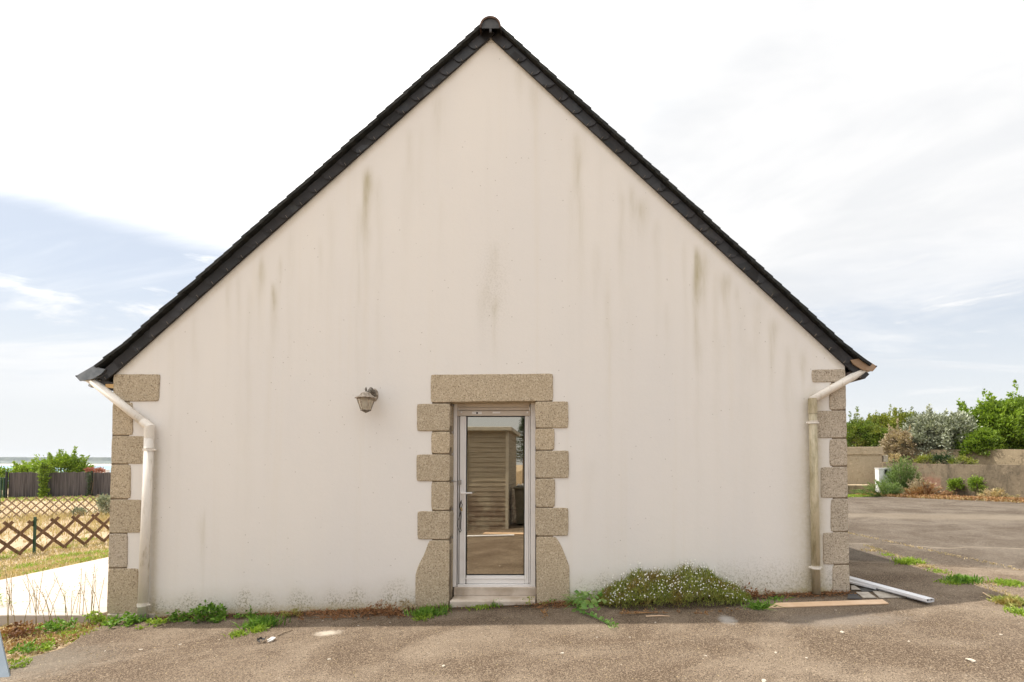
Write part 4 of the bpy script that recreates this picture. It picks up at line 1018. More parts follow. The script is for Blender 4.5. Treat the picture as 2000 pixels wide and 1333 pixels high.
# tufts in the cracks of the yard on the right
for (x, y, w, n_, l_, m_, lab) in ((1775, 1100, 52, 420, .13, L_LIME, 'bright green grass tuft in the yard crack nearest the house shadow edge'), (1806, 1106, 34, 120, .06, L_STRAW, 'pale dry grass right of the nearest crack tuft'),
        (1834, 1117, 40, 140, .05, L_LIME, 'thin low grass in the middle of the yard crack'), (1882, 1136, 62, 460, .13, L_GREEN, 'green grass tuft halfway along the yard crack'), (1852, 1138, 44, 160, .06, L_LIME, 'low yellow green grass left of the halfway crack tuft'),
        (1968, 1141, 62, 360, .09, L_LIME, 'yellow green grass tuft near the right edge of the picture'), (1935, 1139, 40, 120, .05, L_STRAW, 'thin dry grass left of the tuft near the right edge'), (1976, 1180, 56, 420, .13, L_DAISY, 'olive weed tuft where the house shadow ends on the right'),
        (1992, 1198, 40, 200, .08, L_LIME, 'yellow green tuft at the right edge below the olive weed'), (1700, 1076, 30, 80, .05, L_STRAW, 'tiny dry tuft by the crack nearest the house'), (1733, 1085, 26, 70, .06, L_LIME, 'tiny green tuft left of the brightest crack tuft')):
    grass_tuft(x, y, w, n_, l_*.8, m_, lab, depth=.16)
# dry fringe along the crack (uncountable)
nn = 800; tt = rng.random(nn); P0 = G(1690, 1068); P1 = G(2010, 1180); Q0 = G(1640, 1040); Q1 = G(2000, 1118)
px_ = np.where(rng.random(nn) < .6, P0.x+(P1.x-P0.x)*tt, Q0.x+(Q1.x-Q0.x)*tt); py_ = np.where(px_ == P0.x+(P1.x-P0.x)*tt, P0.y+(P1.y-P0.y)*tt, Q0.y+(Q1.y-Q0.y)*tt)
pos = np.stack([px_+rng.normal(0, .03, nn), py_+rng.normal(0, .05, nn), np.zeros(nn)], 1); pos[:, 2] = gz(pos[:, 0], pos[:, 1])+.02
v, f, t = blades(pos, tuftdirs(nn, 1.2), .035, .008, .5); tag(pm('dry_grass', v, f, L_STRAW, tint=t), 'thin dry grass growing along the cracks of the yard', 'grass', kind='stuff')
# ------------------------------------------------------------------ left strip: dry grass and weeds, uncountable
def field(name, label, n, xr_, yr_, L, Wd, mats, spread=.7, clump=0, cond=None):
    X = rng.uniform(*xr_, n); Y = rng.uniform(*yr_, n)
    if clump:
        cx = rng.uniform(*xr_, clump); cy = rng.uniform(*yr_, clump); i = rng.integers(0, clump, n); X = cx[i]+rng.normal(0, .12, n); Y = cy[i]+rng.normal(0, .12, n)
    if cond is not None: k = cond(X, Y); X, Y = X[k], Y[k]
    n = len(X); pos = np.stack([X, Y, gz(X, Y)], 1)
    v, f, t = blades(pos, tuftdirs(n, spread), L*(.4+.9*rng.random(n)), Wd*(.6+.8*rng.random(n)), .5)
    return tag(pm(name, v, f, mats, tint=t), label, 'grass', kind='stuff')
left_of_road = lambda X, Y: ((X < -4.93) & (Y < 5.50))
field('dry_grass', 'dry tan and rust grass strip between terrace and asphalt', 9000, (-9, -4.9), (3.4, 5.5), .055, .010, L_STRAW, 1.0, cond=left_of_road)
field('rust_grass', 'rust coloured low weeds in the strip left of the asphalt', 5000, (-7.5, -4.9), (3.9, 5.5), .05, .012, L_ORANGE, 1.1, 60, cond=left_of_road)
field('green_grass', 'green low weeds in the strip left of the asphalt', 4200, (-7.5, -4.9), (3.7, 5.5), .06, .010, L_LIME, .9, 26, cond=left_of_road)
field('dry_grass', 'golden grass bank between the terrace and the lattice fence', 26000, (-15, -8.35), (6.0, 15), .10, .012, L_STRAW, .6)
field('green_grass', 'green tinged grass on the bank behind the terrace', 6000, (-14.5, -8.6), (7, 15), .12, .012, L_LIME, .6, 60)
field('dry_grass', 'short dry straw on the field beyond the lattice fence', 26000, (-45, -11), (14, 31), .11, .020, L_STRAW, .6)
field('green_grass', 'greener grass at the foot of the dark screen fence', 5000, (-48, -20), (27.5, 31), .12, .03, L_LIME, .6)
# tall seed stalks standing in front of the terrace
def stalk(px, py, hp, lean, label, mat=L_STEM, nb=14, name='seed_stalk'):
    g = G(px, py); h = hp*g.y/F; tip = g+Vector((lean*h, random.uniform(-.05, .05), h)); mid = g.lerp(tip, .5)+Vector((lean*.0-lean*h*.12, 0, h*.04))
    root = empty(name, g, label, 'weed', 'thin seed stalks in front of the terrace')
    bm = bmesh.new(); tube(bm, [g, mid, tip], [.004, .003, .002], 4); bmo('stem', bm, mat, root)
    m = nb; t_ = .5+.5*rng.random(m); pos = np.array([list(mid.lerp(tip, (x-.5)*2)) for x in t_])+rng.normal(0, .018, (m, 3))
    v, f, t = leaves(pos, rnd_dir(m)*.6+[0, 0, 1], .016, .006); pm('seed_heads', v, f, mat, root, tint=t)
for i in range(34):
    x = random.uniform(8, 205); stalk(x, 1216+random.uniform(-4, 24)*(1 if x < 120 else .3), random.uniform(55, 115), random.uniform(-.45, .35), 'thin straw coloured seed stalk rising in front of the pale terrace')
stalk(127, 1215, 60, -.1, 'tall green stalk with a small red bloom in front of the terrace', L_LIME, 30)
leafy_weed(12, 1200, 26, 80, 130, .035, L_PALE, 'tall pale green spiky weed at the left edge in front of the terrace', Wf=.35)
leafy_weed(40, 1240, 60, 26, 260, .04, L_ORANGE, 'rust red weed patch at the left edge below the terrace', 'dead_weed')
leafy_weed(55, 1272, 46, 12, 160, .035, L_GREEN, 'small green weed at the asphalt edge on the left')
leafy_weed(85, 1268, 40, 10, 140, .03, L_LIME, 'low lime weed at the asphalt edge right of the small green one')
leafy_weed(25, 1306, 34, 10, 120, .03, L_LIME, 'lowest left weed beside the leaning blue grey panel')
leafy_weed(110, 1232, 60, 22, 260, .04, L_GREEN, 'green weed patch below the middle of the terrace end')
# ------------------------------------------------------------------ lattice fences, screen, bushes on the left
def lattice(label, A, B, h, dx, postx, zoff=.04, w=.075, rk=1.75, mat=None):
    A = Vector(A); B = Vector(B); d = (B-A); L = d.length; d.normalize(); nrm = Vector((d.y, -d.x, 0))
    root = empty('lattice_fence', (A.x, A.y, gzf(A.x, A.y)), label, 'fence', 'expanding lattice fences in the garden')
    bm = bmesh.new(); run = dx*rk
    for side in (1, -1):
        s = -run+(dx*.6 if side > 0 else 0)
        while s < L:
            a0, a1 = s, s+run
            p0 = A+d*a0+nrm*(.010*side); p1 = A+d*a1+nrm*(.010*side)
            z0 = gzf(p0.x, p0.y)+zoff; z1 = gzf(p1.x, p1.y)+zoff
            za, zb = (z0, z1+h) if side > 0 else (z0+h, z1)
            j = random.uniform(-.02, .02)
            a = Vector((p0.x, p0.y, za+j)); b = Vector((p1.x, p1.y, zb+j)); dd = (b-a).normalized(); e = dd.cross(nrm).normalized()
            vs = [bm.verts.new(q_+e*w/2*k1+nrm*.005*k2) for q_ in (a, b) for k1, k2 in ((-1, -1), (1, -1), (1, 1), (-1, 1))]
            for f_ in ((0, 1, 2, 3), (7, 6, 5, 4), (0, 4, 5, 1), (1, 5, 6, 2), (2, 6, 7, 3), (3, 7, 4, 0)): bm.faces.new([vs[i] for i in f_])
            s += dx
    bmo('lattice', bm, mat or M_WOOD, root)
    for s in postx:
        p = A+d*s+nrm*.035; z = gzf(p.x, p.y); bm = bmesh.new(); bx(bm, p.x-.025, p.x+.025, p.y-.02, p.y+.02, z-.2, z+h+.12, .004); bmo('fence_post', bm, M_GPOST, root)
a = G(-60, 1102); b = G(240, 1056)
dd = (b-a).normalized(); Lf = (b-a).length
off50 = (G(50, 1082)-a).dot(dd)
lattice('near brown lattice fence with a green post on the grass bank', a, b+dd*3, .86, Lf/7, (off50, off50+3.4, off50+5.8))
a = G(-80, 1022); b = G(230, 1003)
lattice('far brown lattice fence across the dry field', a, b+(b-a).normalized()*4, .85, (b-a).length/17, (1.0, 4.0, 7.0, 10.0), w=.045, rk=2.6, mat=M_WOODP)
# dark reed screen
sf = empty('screen_fence', (P(110, 966, 31).x, 31, -.65), 'dark grey brown reed screen fence at the far end of the field', 'fence')
def panel(px0, px1, Y0, Y1, parent=sf):
    a = P(px0, 966, Y0); b = P(px1, 964, Y1); n = 16
    bm = bmesh.new(); lo = []; hi = []
    za, zb = P(px0, 924, Y0).z, P(px1, 922, Y1).z
    for i in range(n+1):
        t = i/n; x = a.x+(b.x-a.x)*t; y = a.y+(b.y-a.y)*t+.04*math.sin(i*1.7); z0 = gzf(x, y)-.1; z1 = za+(zb-za)*t+.03*math.sin(i*2.1)
        lo.append((bm.verts.new((x, y, z0)), bm.verts.new((x, y+.03, z0)))); hi.append((bm.verts.new((x, y, z1)), bm.verts.new((x, y+.03, z1))))
    for i in range(n):
        bm.faces.new((lo[i][0], lo[i+1][0], hi[i+1][0], hi[i][0])); bm.faces.new((lo[i+1][1], lo[i][1], hi[i][1], hi[i+1][1])); bm.faces.new((hi[i][0], hi[i+1][0], hi[i+1][1], hi[i][1]))
    bmo('screen_panel', bm, M_SCREEN, parent)
panel(16, 84, 30, 30.6); panel(85, 177, 30.6, 31.2); panel(180, 300, 31.3, 32.2)
for px_, Yp in ((12, 29.9), (84, 30.5), (178.5, 31.2)):
    p = P(px_, 965, Yp-.06); bm = bmesh.new(); bx(bm, p.x-.045, p.x+.045, p.y-.04, p.y+.04, gzf(p.x, p.y)-.2, P(px_, 920 if px_ != 12 else 922, Yp).z, .005); bmo('screen_post', bm, M_BLK, sf)
def SH(name, label, px0, px1, py0, py1, Y, n, L, mat, cat='bush', group=None, dep=None, **kw):
    a = P(px0, py0, Y); b = P(px1, py1, Y); c = ((a.x+b.x)/2, Y, (a.z+b.z)/2); rx = abs(b.x-a.x)/2; rz = abs(a.z-b.z)/2
    return shrub(name, label, cat, c, (rx, dep or max(rx*.7, .3), rz), n, L, mat, group, **kw)
SH('leafy_bush', 'large bright green bush rising behind the dark screen fence', 76, 168, 896, 950, 32.8, 8500, .16, L_BRIGHT, dep=1.0, spikes=30, clumps=70, trunkz=-.8)
SH('leafy_bush', 'smaller yellow green bush left of the large one behind the screen fence', 28, 82, 910, 950, 33, 4000, .15, L_LIME, dep=.8, spikes=16, clumps=60, trunkz=-.8)
def climber(label, px0, px1, py0, py1, Y, n, L, mat):
    a = P(px0, py0, Y); b = P(px1, py1, Y); zg = gzf((a.x+b.x)/2, Y); root = empty('climbing_plant', ((a.x+b.x)/2, Y, zg), label, 'climber')
    u = rng.random(n); wv = .5+.5*np.sin(u*9+1)*.4+.25*u; x = (a.x+b.x)/2+rng.normal(0, .5, n)*abs(b.x-a.x)*.45*wv; z = zg+(a.z-zg)*u
    pos = np.stack([x, Y+rng.normal(0, .08, n), z], 1); v, f, t = leaves(pos, rnd_dir(n)+[0, -.4, .4], L*(.6+.8*rng.random(n)), L*.5); pm('foliage', v, f, mat, root, tint=t)
    bm = bmesh.new()
    for k in range(4): x0_ = (a.x+b.x)/2+random.uniform(-.1, .1); tube(bm, [(x0_, Y, zg), (x0_+random.uniform(-.15, .15), Y, zg+.5*(a.z-zg)), (x0_+random.uniform(-.2, .2), Y, a.z)], [.015, .01, .006], 5)
    bmo('stems', bm, M_BARK, root)
climber('green climber growing up the gap between two screen panels', 76, 98, 905, 966, 30.3, 1900, .13, L_BRIGHT)
climber('sparse dark climber on the dark fence post near the house', 170, 181, 922, 964, 31.0, 420, .10, L_DARK)
SH('flowering_bush', 'reddish flowering bush showing over the fence beside the dark post', 168, 202, 916, 926, 32.2, 700, .12, M_RED, dep=.4, trunkz=-.8)
SH('leafy_bush', 'green hedge bush seen through the netting at the far left edge', -40, 14, 912, 968, 32.0, 3000, .16, L_BRIGHT, dep=.8, trunkz=-.8)
SH('grey_leaf_shrub', 'grey leaved shrub half hidden by the left corner of the house', 198, 226, 968, 1012, 20.6, 1500, .09, L_SILV, 'shrub', dep=.4)
SH('grey_leaf_shrub', 'small low grey shrub between the two lattice fences', 143, 165, 994, 1011, 20.9, 420, .08, L_SILV, 'shrub', dep=.3)
nf = empty('netting_fence', (P(4, 966, 30).x, 30, -.7), 'green wire netting fence at the far left edge', 'fence')
bm = bmesh.new()
for px_ in (-12, 1.5, 7): p = P(px_, 966, 29.8); bx(bm, p.x-.04, p.x+.04, 29.77, 29.83, -.9, P(px_, 934, 29.8).z)
bmo('netting_post', bm, M_GPOST, nf)
bm = bmesh.new(); a = P(-40, 966, 29.8); b = P(12, 966, 29.8)
for k in range(9): z = -.6+k*.17; tube(bm, [(a.x, 29.8, z), (b.x, 29.8, z)], .006, 4)
bmo('netting', bm, M_GPOST, nf)
# pale roofs / boats by the water beyond the fence
field('dry_grass', 'tall pale dry grass swallowing the far lattice fence', 5000, (-24, -13), (15, 21), .34, .014, L_STRAW, .35, 300)
for (x0_, x1_, y0_, y1_, Y, lab) in ((-30, 14, 925, 930, 60, 'long white hull showing beyond the netting at the left edge'), (183, 212, 917.5, 922, 60, 'white hull just above the fence beside the house corner')):
    a = P(x0_, y1_, Y); b = P(x1_, y0_, Y); rt = empty('boat', ((a.x+b.x)/2, Y, a.z-1.0), lab, 'boat', 'boats laid up by the water')
    bm = bmesh.new(); n = 14; V0 = []
    L_ = b.x-a.x
    for i in range(n+1):
        t = i/n; w = .9*math.sin(math.pi*min(1, .15+t*.85))**.6+.02; x = a.x+L_*t; sheer = (b.z-a.z)*(.55+.45*abs(t-.4)/.6)
        V0.append([bm.verts.new((x, Y-w, a.z+sheer)), bm.verts.new((x, Y-w*.75, a.z-.4)), bm.verts.new((x, Y, a.z-.9)), bm.verts.new((x, Y+w*.75, a.z-.4)), bm.verts.new((x, Y+w, a.z+sheer))])
    for p_, q_ in zip(V0, V0[1:]):
        for k in range(4): bm.faces.new((p_[k], q_[k], q_[k+1], p_[k+1]))
        bm.faces.new((p_[4], q_[4], q_[0], p_[0]))
    bm.faces.new(V0[0]); bm.faces.new(V0[-1]); bmo('hull', bm, M_BOXW, rt)
    bm = bmesh.new(); bx(bm, a.x+L_*.4, a.x+L_*.6, Y-.4, Y+.4, a.z+(b.z-a.z)*.5, b.z+.15, .05); bmo('cabin', bm, M_BOXW, rt)
# ------------------------------------------------------------------ right: garden walls, box, plants, hedge
def gwall(name, label, A, B, zt0, zt1, th, mat, zb=-.3, cope=0, copem=None, jag=.012):
    A = Vector((A[0], A[1], 0)); B = Vector((B[0], B[1], 0)); d = B-A; L = d.length; d.normalize(); nrm = Vector((-d.y, d.x, 0))
    if nrm.y < 0: nrm = -nrm
    root = empty(name, (A.x, A.y, gzf(A.x, A.y)), label, 'garden wall')
    bm = bmesh.new(); n = max(2, int(L/.4)); cols = []
    for i in range(n+1):
        p = A+d*L*i/n; z = zt0+(zt1-zt0)*i/n+random.uniform(-jag, jag)
        cols.append([bm.verts.new((p.x, p.y, zb)), bm.verts.new((p.x, p.y, z)), bm.verts.new((p.x+nrm.x*th, p.y+nrm.y*th, z)), bm.verts.new((p.x+nrm.x*th, p.y+nrm.y*th, zb))])
    for p_, q_ in zip(cols, cols[1:]):
        for k in range(3): bm.faces.new((p_[k], q_[k], q_[k+1], p_[k+1]))
    bm.faces.new(cols[0]); bm.faces.new(cols[-1]); bmo('wall_body', bm, mat, root)
    if cope:
        bm = bmesh.new(); c = A+d*L/2+nrm*th/2; box(bm, (c.x, c.y, (zt0+zt1)/2-cope/2+.02), (L+.05, th+.08, cope), Matrix.Rotation(math.atan2(d.y, d.x), 3, 'Z'), .01); bmo('coping', bm, copem or mat, root)
    return root
fa = P(1724, 905, 18); fb = P(2000, 910, 14.5); fd = (fb-fa); fe = fb+fd*1.2
gwall('garden_wall', 'low stained grey brown garden wall running to the right edge', fa, fe, fa.z, fb.z-.05, .22, M_OW1)
ua = P(1722, 879, 20.5); ub = P(2000, 883, 16.6); ud = ub-ua; ue = ub+ud*1.2
gwall('garden_wall', 'taller tan retaining wall behind the low wall, under the hedge', ua, ue, ua.z, ub.z, .25, M_OW2)
la = P(1600, 875, 18.9); lb = P(1722, 874, 18.3)
gwall('garden_wall', 'smooth tan wall with a pale coping right beside the house corner', la, lb, la.z, lb.z, .3, M_OW3, cope=.30, copem=M_OW3, jag=0)
bm = bmesh.new(); a = P(1655, 950, 17.6); b = P(1716, 947, 17.6); bx(bm, a.x-3, b.x, 17.6, 18.3, 0, a.z+.04, .02); tag(bmo('concrete_step', bm, M_OW2), 'low concrete step at the foot of the smooth tan wall', 'step')
bm = bmesh.new(); a = P(1724, 903, 18.4); b = P(1733, 890, 18.4); bx(bm, a.x, b.x, 18.35, 18.9, a.z, b.z, .01); tag(bmo('gap_block', bm, M_CEM), 'small block put in for the dark gap at the end of the low wall behind the broom plant', 'block')  # added block stands in for the dark gap between the walls
mb = empty('meter_box', P(1728, 948, 17.2), 'white electricity meter box half hidden by the green broom plant', 'meter box')
bm = bmesh.new(); a = P(1717, 952, 17.2); b = P(1741, 916, 17.2); bx(bm, a.x, b.x, 17.2, 17.42, a.z-.25, b.z, .015); bmo('cabinet', bm, M_BOXW, mb)
bm = bmesh.new(); bx(bm, a.x-.015, b.x+.015, 17.185, 17.435, b.z+.002, b.z+.025, .008); bmo('cap', bm, M_BOXW, mb)
bm = bmesh.new(); c = P(1730.5, 921, 17.19); bx(bm, c.x-.055, c.x+.055, 17.18, 17.197, c.z-.09, c.z+.06, .008); bmo('meter_window', bm, M_BLK, mb)
bm = bmesh.new(); bx(bm, a.x+.03, b.x-.03, 17.188, 17.197, a.z+.05, c.z-.12, .004); bmo('box_door', bm, M_BOXW, mb)
# broom plant: feathery radiating stems
def broom(px, py, Y, hpx, wpx, n, mat, label, lean=0, name='broom_plant', cat='plant', L=.05):
    g = P(px, py, Y); g.z = gzf(g.x, g.y); h = hpx*Y/F; w = wpx*Y/F
    root = empty(name, g, label, cat); ns = n//40; seg = []; parts = []
    for k in range(ns):
        a_ = random.uniform(-1, 1); tip = np.array([g.x+a_*w*.55+lean*h, Y+random.uniform(-.35, .35), g.z+h*(1-.75*abs(a_)**1.5)*random.uniform(.7, 1.02)]); b0 = np.array([g.x+a_*w*.12, Y, g.z])
        tt = rng.random(40)**.7; ctrl = b0+(tip-b0)*.5+np.array([0, 0, h*.12]); q_ = ((1-tt)**2)[:, None]*b0+(2*tt*(1-tt))[:, None]*ctrl+(tt**2)[:, None]*tip
        q_ += rng.normal(0, .025, (40, 3)); dr = (tip-b0)+rng.normal(0, .3, (40, 3))*h; parts.append(leaves(q_, dr, L*1.6, L*.35)); seg.append((Vector(b0), Vector(tip), .010, .003))
    v, f, t = join(*parts); pm('foliage', v, f, mat, root, tint=t); bm = bmesh.new()
    for a2, b2, r0, r1 in seg: m2 = a2.lerp(b2, .5)+Vector((0, 0, h*.06)); tube(bm, [a2, m2, b2], [r0, (r0+r1)/2, r1], 4)
    bmo('stems', bm, mat, root); return root
broom(1762, 955, 16.9, 80, 70, 5200, L_BROOM, 'tall feathery green broom plant in front of the meter box')
broom(1728, 957, 16.6, 34, 96, 2000, L_BROOM, 'low spreading green sprays left of the tall broom plant', lean=-.25)
broom(1795, 962, 16.4, 38, 60, 1800, L_DRY, 'dried tan grass bush right of the broom plant', name='dry_bush')
broom(1812, 965, 16.2, 26, 80, 1800, L_ORANGE, 'rust coloured dried plant low against the stained wall', name='dry_bush')
SH('leafy_plant', 'green leafy plant at the wall foot, left one of the pair', 1857, 1877, 934, 968, 15.9, 1500, .06, L_BRIGHT, 'plant', dep=.15, clumps=26)
SH('leafy_plant', 'spreading green plant at the wall foot, right one of the pair', 1893, 1916, 934, 972, 15.4, 1200, .06, L_BRIGHT, 'plant', dep=.2, clumps=20)
broom(1945, 974, 14.8, 20, 48, 1100, L_STRAW, 'small straw coloured dried bush at the stained wall foot', name='dry_bush')
# dry weeds strip along wall foot (uncountable)
nn = 10000; tt = rng.random(nn); base0 = Vector((fa.x-1.0, fa.y-.35, 0)); base1 = Vector((fe.x, fe.y-.6, 0)); o_ = rng.random(nn)**1.5*.75
pos = np.stack([base0.x+(base1.x-base0.x)*tt-o_*.6+rng.normal(0, .05, nn), base0.y+(base1.y-base0.y)*tt-o_*.8+.2, np.zeros(nn)], 1); pos[:, 2] = gz(pos[:, 0], pos[:, 1])+.01
k = nn//2; v, f, t = blades(pos[:k], tuftdirs(k, 1.0), .16, .022, .5); tag(pm('rust_weeds', v, f, L_ORANGE, tint=t), 'rust coloured dead weeds along the foot of the stained wall', 'weeds', kind='stuff')
v, f, t = blades(pos[k:], tuftdirs(nn-k, .9), .12, .015, .5); tag(pm('dry_grass', v, f, L_STRAW, tint=t), 'pale dry grass along the foot of the stained wall', 'grass', kind='stuff')
nn = 2600; X = rng.uniform(9.6, 12.4, nn); Y = rng.uniform(16.6, 17.5, nn); pos = np.stack([X, Y, gz(X, Y)], 1); v, f, t = blades(pos, tuftdirs(nn, .7), .09, .018, .4); tag(pm('green_grass', v, f, L_LIME, tint=t), 'thin green grass strip in front of the concrete step', 'grass', kind='stuff')
# bed between the walls
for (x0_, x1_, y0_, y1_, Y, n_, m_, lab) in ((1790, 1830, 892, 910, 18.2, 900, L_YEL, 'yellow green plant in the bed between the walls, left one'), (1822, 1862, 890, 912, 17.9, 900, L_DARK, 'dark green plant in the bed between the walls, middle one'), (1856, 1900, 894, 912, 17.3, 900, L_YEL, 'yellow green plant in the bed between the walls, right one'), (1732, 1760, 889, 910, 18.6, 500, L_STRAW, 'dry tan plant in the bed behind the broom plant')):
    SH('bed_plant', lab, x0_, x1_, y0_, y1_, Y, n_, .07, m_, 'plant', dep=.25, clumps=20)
# hedge shrubs
HG = 'hedge shrubs above the garden walls'
hd = [('hedge_shrub', 'green shrub right beside the house corner', 1640, 1712, 822, 890, 22.5, 9000, .10, L_HEDGE, 1.2, 10),
      ('hedge_shrub', 'yellow green shrub second from the house corner', 1690, 1745, 810, 886, 23.5, 8000, .10, L_YEL, 1.2, 14),
      ('hedge_shrub', 'yellow green shrub behind the tan dry one', 1738, 1800, 808, 886, 23.5, 9000, .10, L_YEL, 1.2, 16),
      ('hedge_shrub', 'darker green bush low under the yellow green ones', 1695, 1745, 838, 892, 21.5, 6000, .10, L_HEDGE, .8, 4),
      ('dry_shrub', 'tan dried shrub hanging over the wall', 1730, 1780, 842, 900, 19.9, 7000, .09, L_DRY, .8, 6),
      ('silver_shrub', 'silvery leaved shrub in the middle of the hedge', 1770, 1845, 808, 910, 19.6, 14000, .12, L_SILV, 1.0, 12),
      ('silver_shrub', 'silvery leaved shrub next to the bright green one', 1826, 1900, 808, 908, 18.8, 14000, .12, L_SILV, 1.0, 12),
      ('hedge_shrub', 'olive and tan shrub between the silvery and bright green ones', 1868, 1920, 812, 890, 20.9, 6000, .10, L_HEDGE, .8, 6),
      ('hedge_shrub', 'lower bright green shrub spilling over the tan wall', 1872, 1950, 835, 912, 18.0, 10000, .10, L_BRIGHT, .8, 12),
      ('tall_green_shrub', 'tall bright green shrub, highest of the hedge left of the picture edge', 1895, 1985, 786, 912, 18.5, 18000, .14, L_BRIGHT, 1.4, 30),
      ('tall_green_shrub', 'tall bright green shrub cut by the right edge of the picture', 1955, 2060, 774, 912, 17.9, 18000, .14, L_BRIGHT, 1.4, 30),
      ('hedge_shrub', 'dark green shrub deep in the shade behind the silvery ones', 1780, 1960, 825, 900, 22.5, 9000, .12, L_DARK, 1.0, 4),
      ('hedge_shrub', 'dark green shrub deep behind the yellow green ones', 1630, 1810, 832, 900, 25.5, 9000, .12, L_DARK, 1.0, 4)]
for nme, lab, x0_, x1_, y0_, y1_, Y, n_, L_, m_, dp, spk in hd:
    SH(nme, lab, x0_, x1_, y0_, y1_, Y, n_, L_, m_, 'shrub', HG, dep=dp, clumps=230, spikes=spk, trunkz=gzf(13, Y)+.3)
SH('bare_shrub', 'thin twiggy shrub tip sticking out above the yellow green hedge', 1748, 1768, 800, 830, 24.0, 260, .08, L_DARK, 'shrub', HG, dep=.3, clumps=10, trunkz=1.0)
# ------------------------------------------------------------------ behind the camera, seen in the door glass
SX0, SX1, SY0, SY1 = -4.6, -1.3, -3.1, -.62
shed = empty('garden_shed', (-2.9, -.6, gzf(-2.9, -.6)), 'weathered wooden plank garden shed reflected in the door glass', 'shed')
g0 = gzf(-2.9, -1)-.05
bm = bmesh.new()
for side in range(2):
    z = g0+.08; k = 0
    while z < 2.36:
        hgt = .125
        if side == 0: vs = box(bm, ((SX0+SX1)/2, SY1, z+hgt/2), (SX1-SX0-.06, .022, hgt-.006), Matrix.Rotation(R(4), 3, 'X'), .003, 1)
        else: vs = box(bm, (SX1, (SY0+SY1)/2, z+hgt/2), (.022, SY1-SY0-.06, hgt-.006), Matrix.Rotation(R(4), 3, 'Y'), .003, 1)
        z += hgt
bx(bm, SX0, SX1-.02, SY0, SY1-.02, g0, 2.34); bmo('plank_walls', bm, M_SHED, shed)
bm = bmesh.new(); bx(bm, SX1-.045, SX1+.03, SY1-.045, SY1+.03, g0, 2.36, .004); bx(bm, -3.0, -2.93, SY1+.012, SY1+.035, g0, 2.05); bx(bm, -2.38, -2.31, SY1+.012, SY1+.035, g0, 2.05); bmo('corner_trim', bm, M_SHEDT, shed)
bm = bmesh.new(); bx(bm, -2.925, -2.385, SY1+.012, SY1+.03, g0+.05, 2.0, .003); bmo('shed_door', bm, M_SHEDT, shed)
bm = bmesh.new(); bx(bm, SX0-.15, SX1+.12, SY0-.15, SY1+.16, 2.37, 2.47, .01); bmo('shed_roof', bm, M_SHEDT, shed)
bm = bmesh.new(); tube(bm, [(-2.44, SY1+.035, 1.02), (-2.44, SY1+.09, 1.02), (-2.56, SY1+.09, 1.02)], .009, 8); bx(bm, -2.46, -2.42, SY1+.03, SY1+.036, .92, 1.1); bmo('shed_handle', bm, M_BOXW, shed)
wb = empty('wheeled_bin', (-.85, -1.3, gzf(-.85, -1.3)), 'dark olive wheeled bin beside the shed, reflected in the door glass', 'bin'); zb_ = gzf(-.85, -1.3)+.02
bm = bmesh.new(); bmesh.ops.create_cone(bm, cap_ends=True, segments=4, radius1=.34, radius2=.42, depth=.92, matrix=Matrix.Translation((-.86, -1.35, zb_+.50)) @ Matrix.Rotation(R(45), 4, 'Z')); bmo('bin_body', bm, M_BIN, wb)
bm = bmesh.new(); box(bm, (-.86, -1.35, zb_+1.0), (.66, .68, .06), None, .02); bmo('bin_lid', bm, M_BIN, wb)
for s in (-1, 1):
    bm = bmesh.new(); tube(bm, [(-.86+s*.24, -1.66, zb_+.1), (-.86+s*.29, -1.66, zb_+.1)], .1, 16); bmo('bin_wheel', bm, M_BLK, wb)
bm = bmesh.new(); bmesh.ops.create_grid(bm, x_segments=14, y_segments=14, size=.17)
for v in bm.verts: v.co = Vector((v.co.x-.93, v.co.y-1.25, zb_+1.075+.05*mnoise.noise(v.co*14)+.03*mnoise.noise(v.co*30)))
tag(bmo('crumpled_cloth', bm, M_CLOTH), 'crumpled white cloth lying on the bin lid', 'cloth')
bm = bmesh.new(); box(bm, (-1.0, .42, gzf(-1, .4)+.04), (1.5, .20, .02), Matrix.Rotation(R(4), 3, 'Z'), .003); tag(bmo('wooden_board', bm, M_PLANK), 'wooden board lying in front of the shed, seen in the door glass', 'board')
bm = bmesh.new(); tube(bm, [(-3.2, .55, gzf(-3, .5)+.05), (-1.0, .72, gzf(-1, .5)+.05)], .02, 10); tag(bmo('plastic_tube', bm, M_PVCP), 'white plastic tube lying in front of the shed, seen in the door glass', 'tube')
pt = empty('pine_tree', (-2.7, -26, .0), 'dark conifer far behind the shed, seen in the door glass', 'tree')
bm = bmesh.new(); tube(bm, [(-2.7, -26, -.2), (-2.68, -26, 2.5), (-2.7, -26, 4.9)], [.14, .09, .02], 8)
parts = []
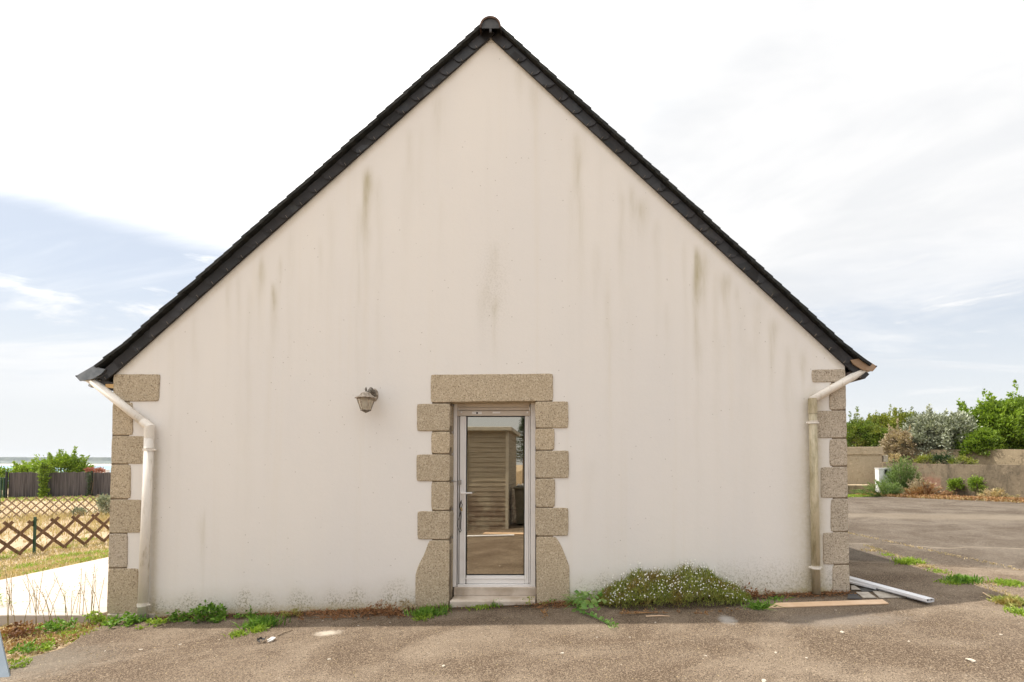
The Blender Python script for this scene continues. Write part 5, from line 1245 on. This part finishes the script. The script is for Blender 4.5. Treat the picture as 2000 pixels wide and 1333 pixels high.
for k in range(26):
    z = 1.6+k*.135; r_ = (5.3-z)*.28+.12
    for j in range(6):
        a_ = random.uniform(0, 6.28); e = np.array([-2.7+math.cos(a_)*r_, -26+math.sin(a_)*r_, z-.05+random.uniform(-.1, .25)]); b0 = np.array([-2.7, -26, z]); tt = rng.random(40)[:, None]; q_ = b0+(e-b0)*tt+rng.normal(0, .05, (40, 3)); parts.append(leaves(q_, (e-b0)+rng.normal(0, .5, (40, 3)), .12, .03))
        tube(bm, [Vector(b0), Vector(e)], [.02, .006], 4)
bmo('trunk', bm, M_BARK, pt); v, f, t = join(*parts); pm('crown', v, f, L_DARK, pt, tint=t)

# brown litter and rotted leaves gathered along the foot of the wall (uncountable)
nn = 9000; X = rng.uniform(-4.6, 3.35, nn); X = X[((X < -1.25) | (X > -.25)) | (rng.random(nn) < .25)]; X = X[rng.random(len(X)) < .25+.75*(np.sin(X*2.3+1)*.5+.5)*(np.sin(X*7.1)*.35+.65)]
nn = len(X); Y = WY-.02-np.abs(rng.normal(0, .075, nn)); pos = np.stack([X, Y, gz(X, Y)+.026+rng.random(nn)*.022*(1-np.clip((WY-Y)/.2, 0, 1))], 1)
dd_ = rnd_dir(nn); dd_[:, 2] *= .35; v, f, t = leaves(pos, dd_, .018+.03*rng.random(nn), .008); tag(pm('leaf_litter', v, f, L_RUSTW, tint=t), 'brown rotted litter gathered along the foot of the gable wall', 'litter', kind='stuff')
nn = 1400; X = rng.uniform(-4.9, 6, nn); Y = rng.uniform(3.5, 5.45, nn); pos = np.stack([X, Y, gz(X, Y)+.026], 1); dd_ = rnd_dir(nn); dd_[:, 2] *= .15
v, f, t = leaves(pos, dd_, .008+.014*rng.random(nn)**3, .005); tag(pm('grit', v, f, L_STRAW, tint=t), 'tiny loose bits scattered on the asphalt', 'grit', kind='stuff')
# ------------------------------------------------------------------ haze over the bay
hm = bpy.data.materials.new('haze'); hm.use_nodes = True; ht = hm.node_tree; ht.nodes.clear()
hv = ht.nodes.new('ShaderNodeVolumePrincipled'); hv.inputs['Density'].default_value = .00007; hv.inputs['Color'].default_value = (.86, .92, 1, 1); hv.inputs['Anisotropy'].default_value = .2
ho = ht.nodes.new('ShaderNodeOutputMaterial'); ht.links.new(hv.outputs[0], ho.inputs['Volume'])
bm = bmesh.new(); bx(bm, -9500, 4500, -450, 9500, -15.5, 45)
tag(bmo('haze', bm, hm), 'thin sea haze over the bay', kind='stuff')
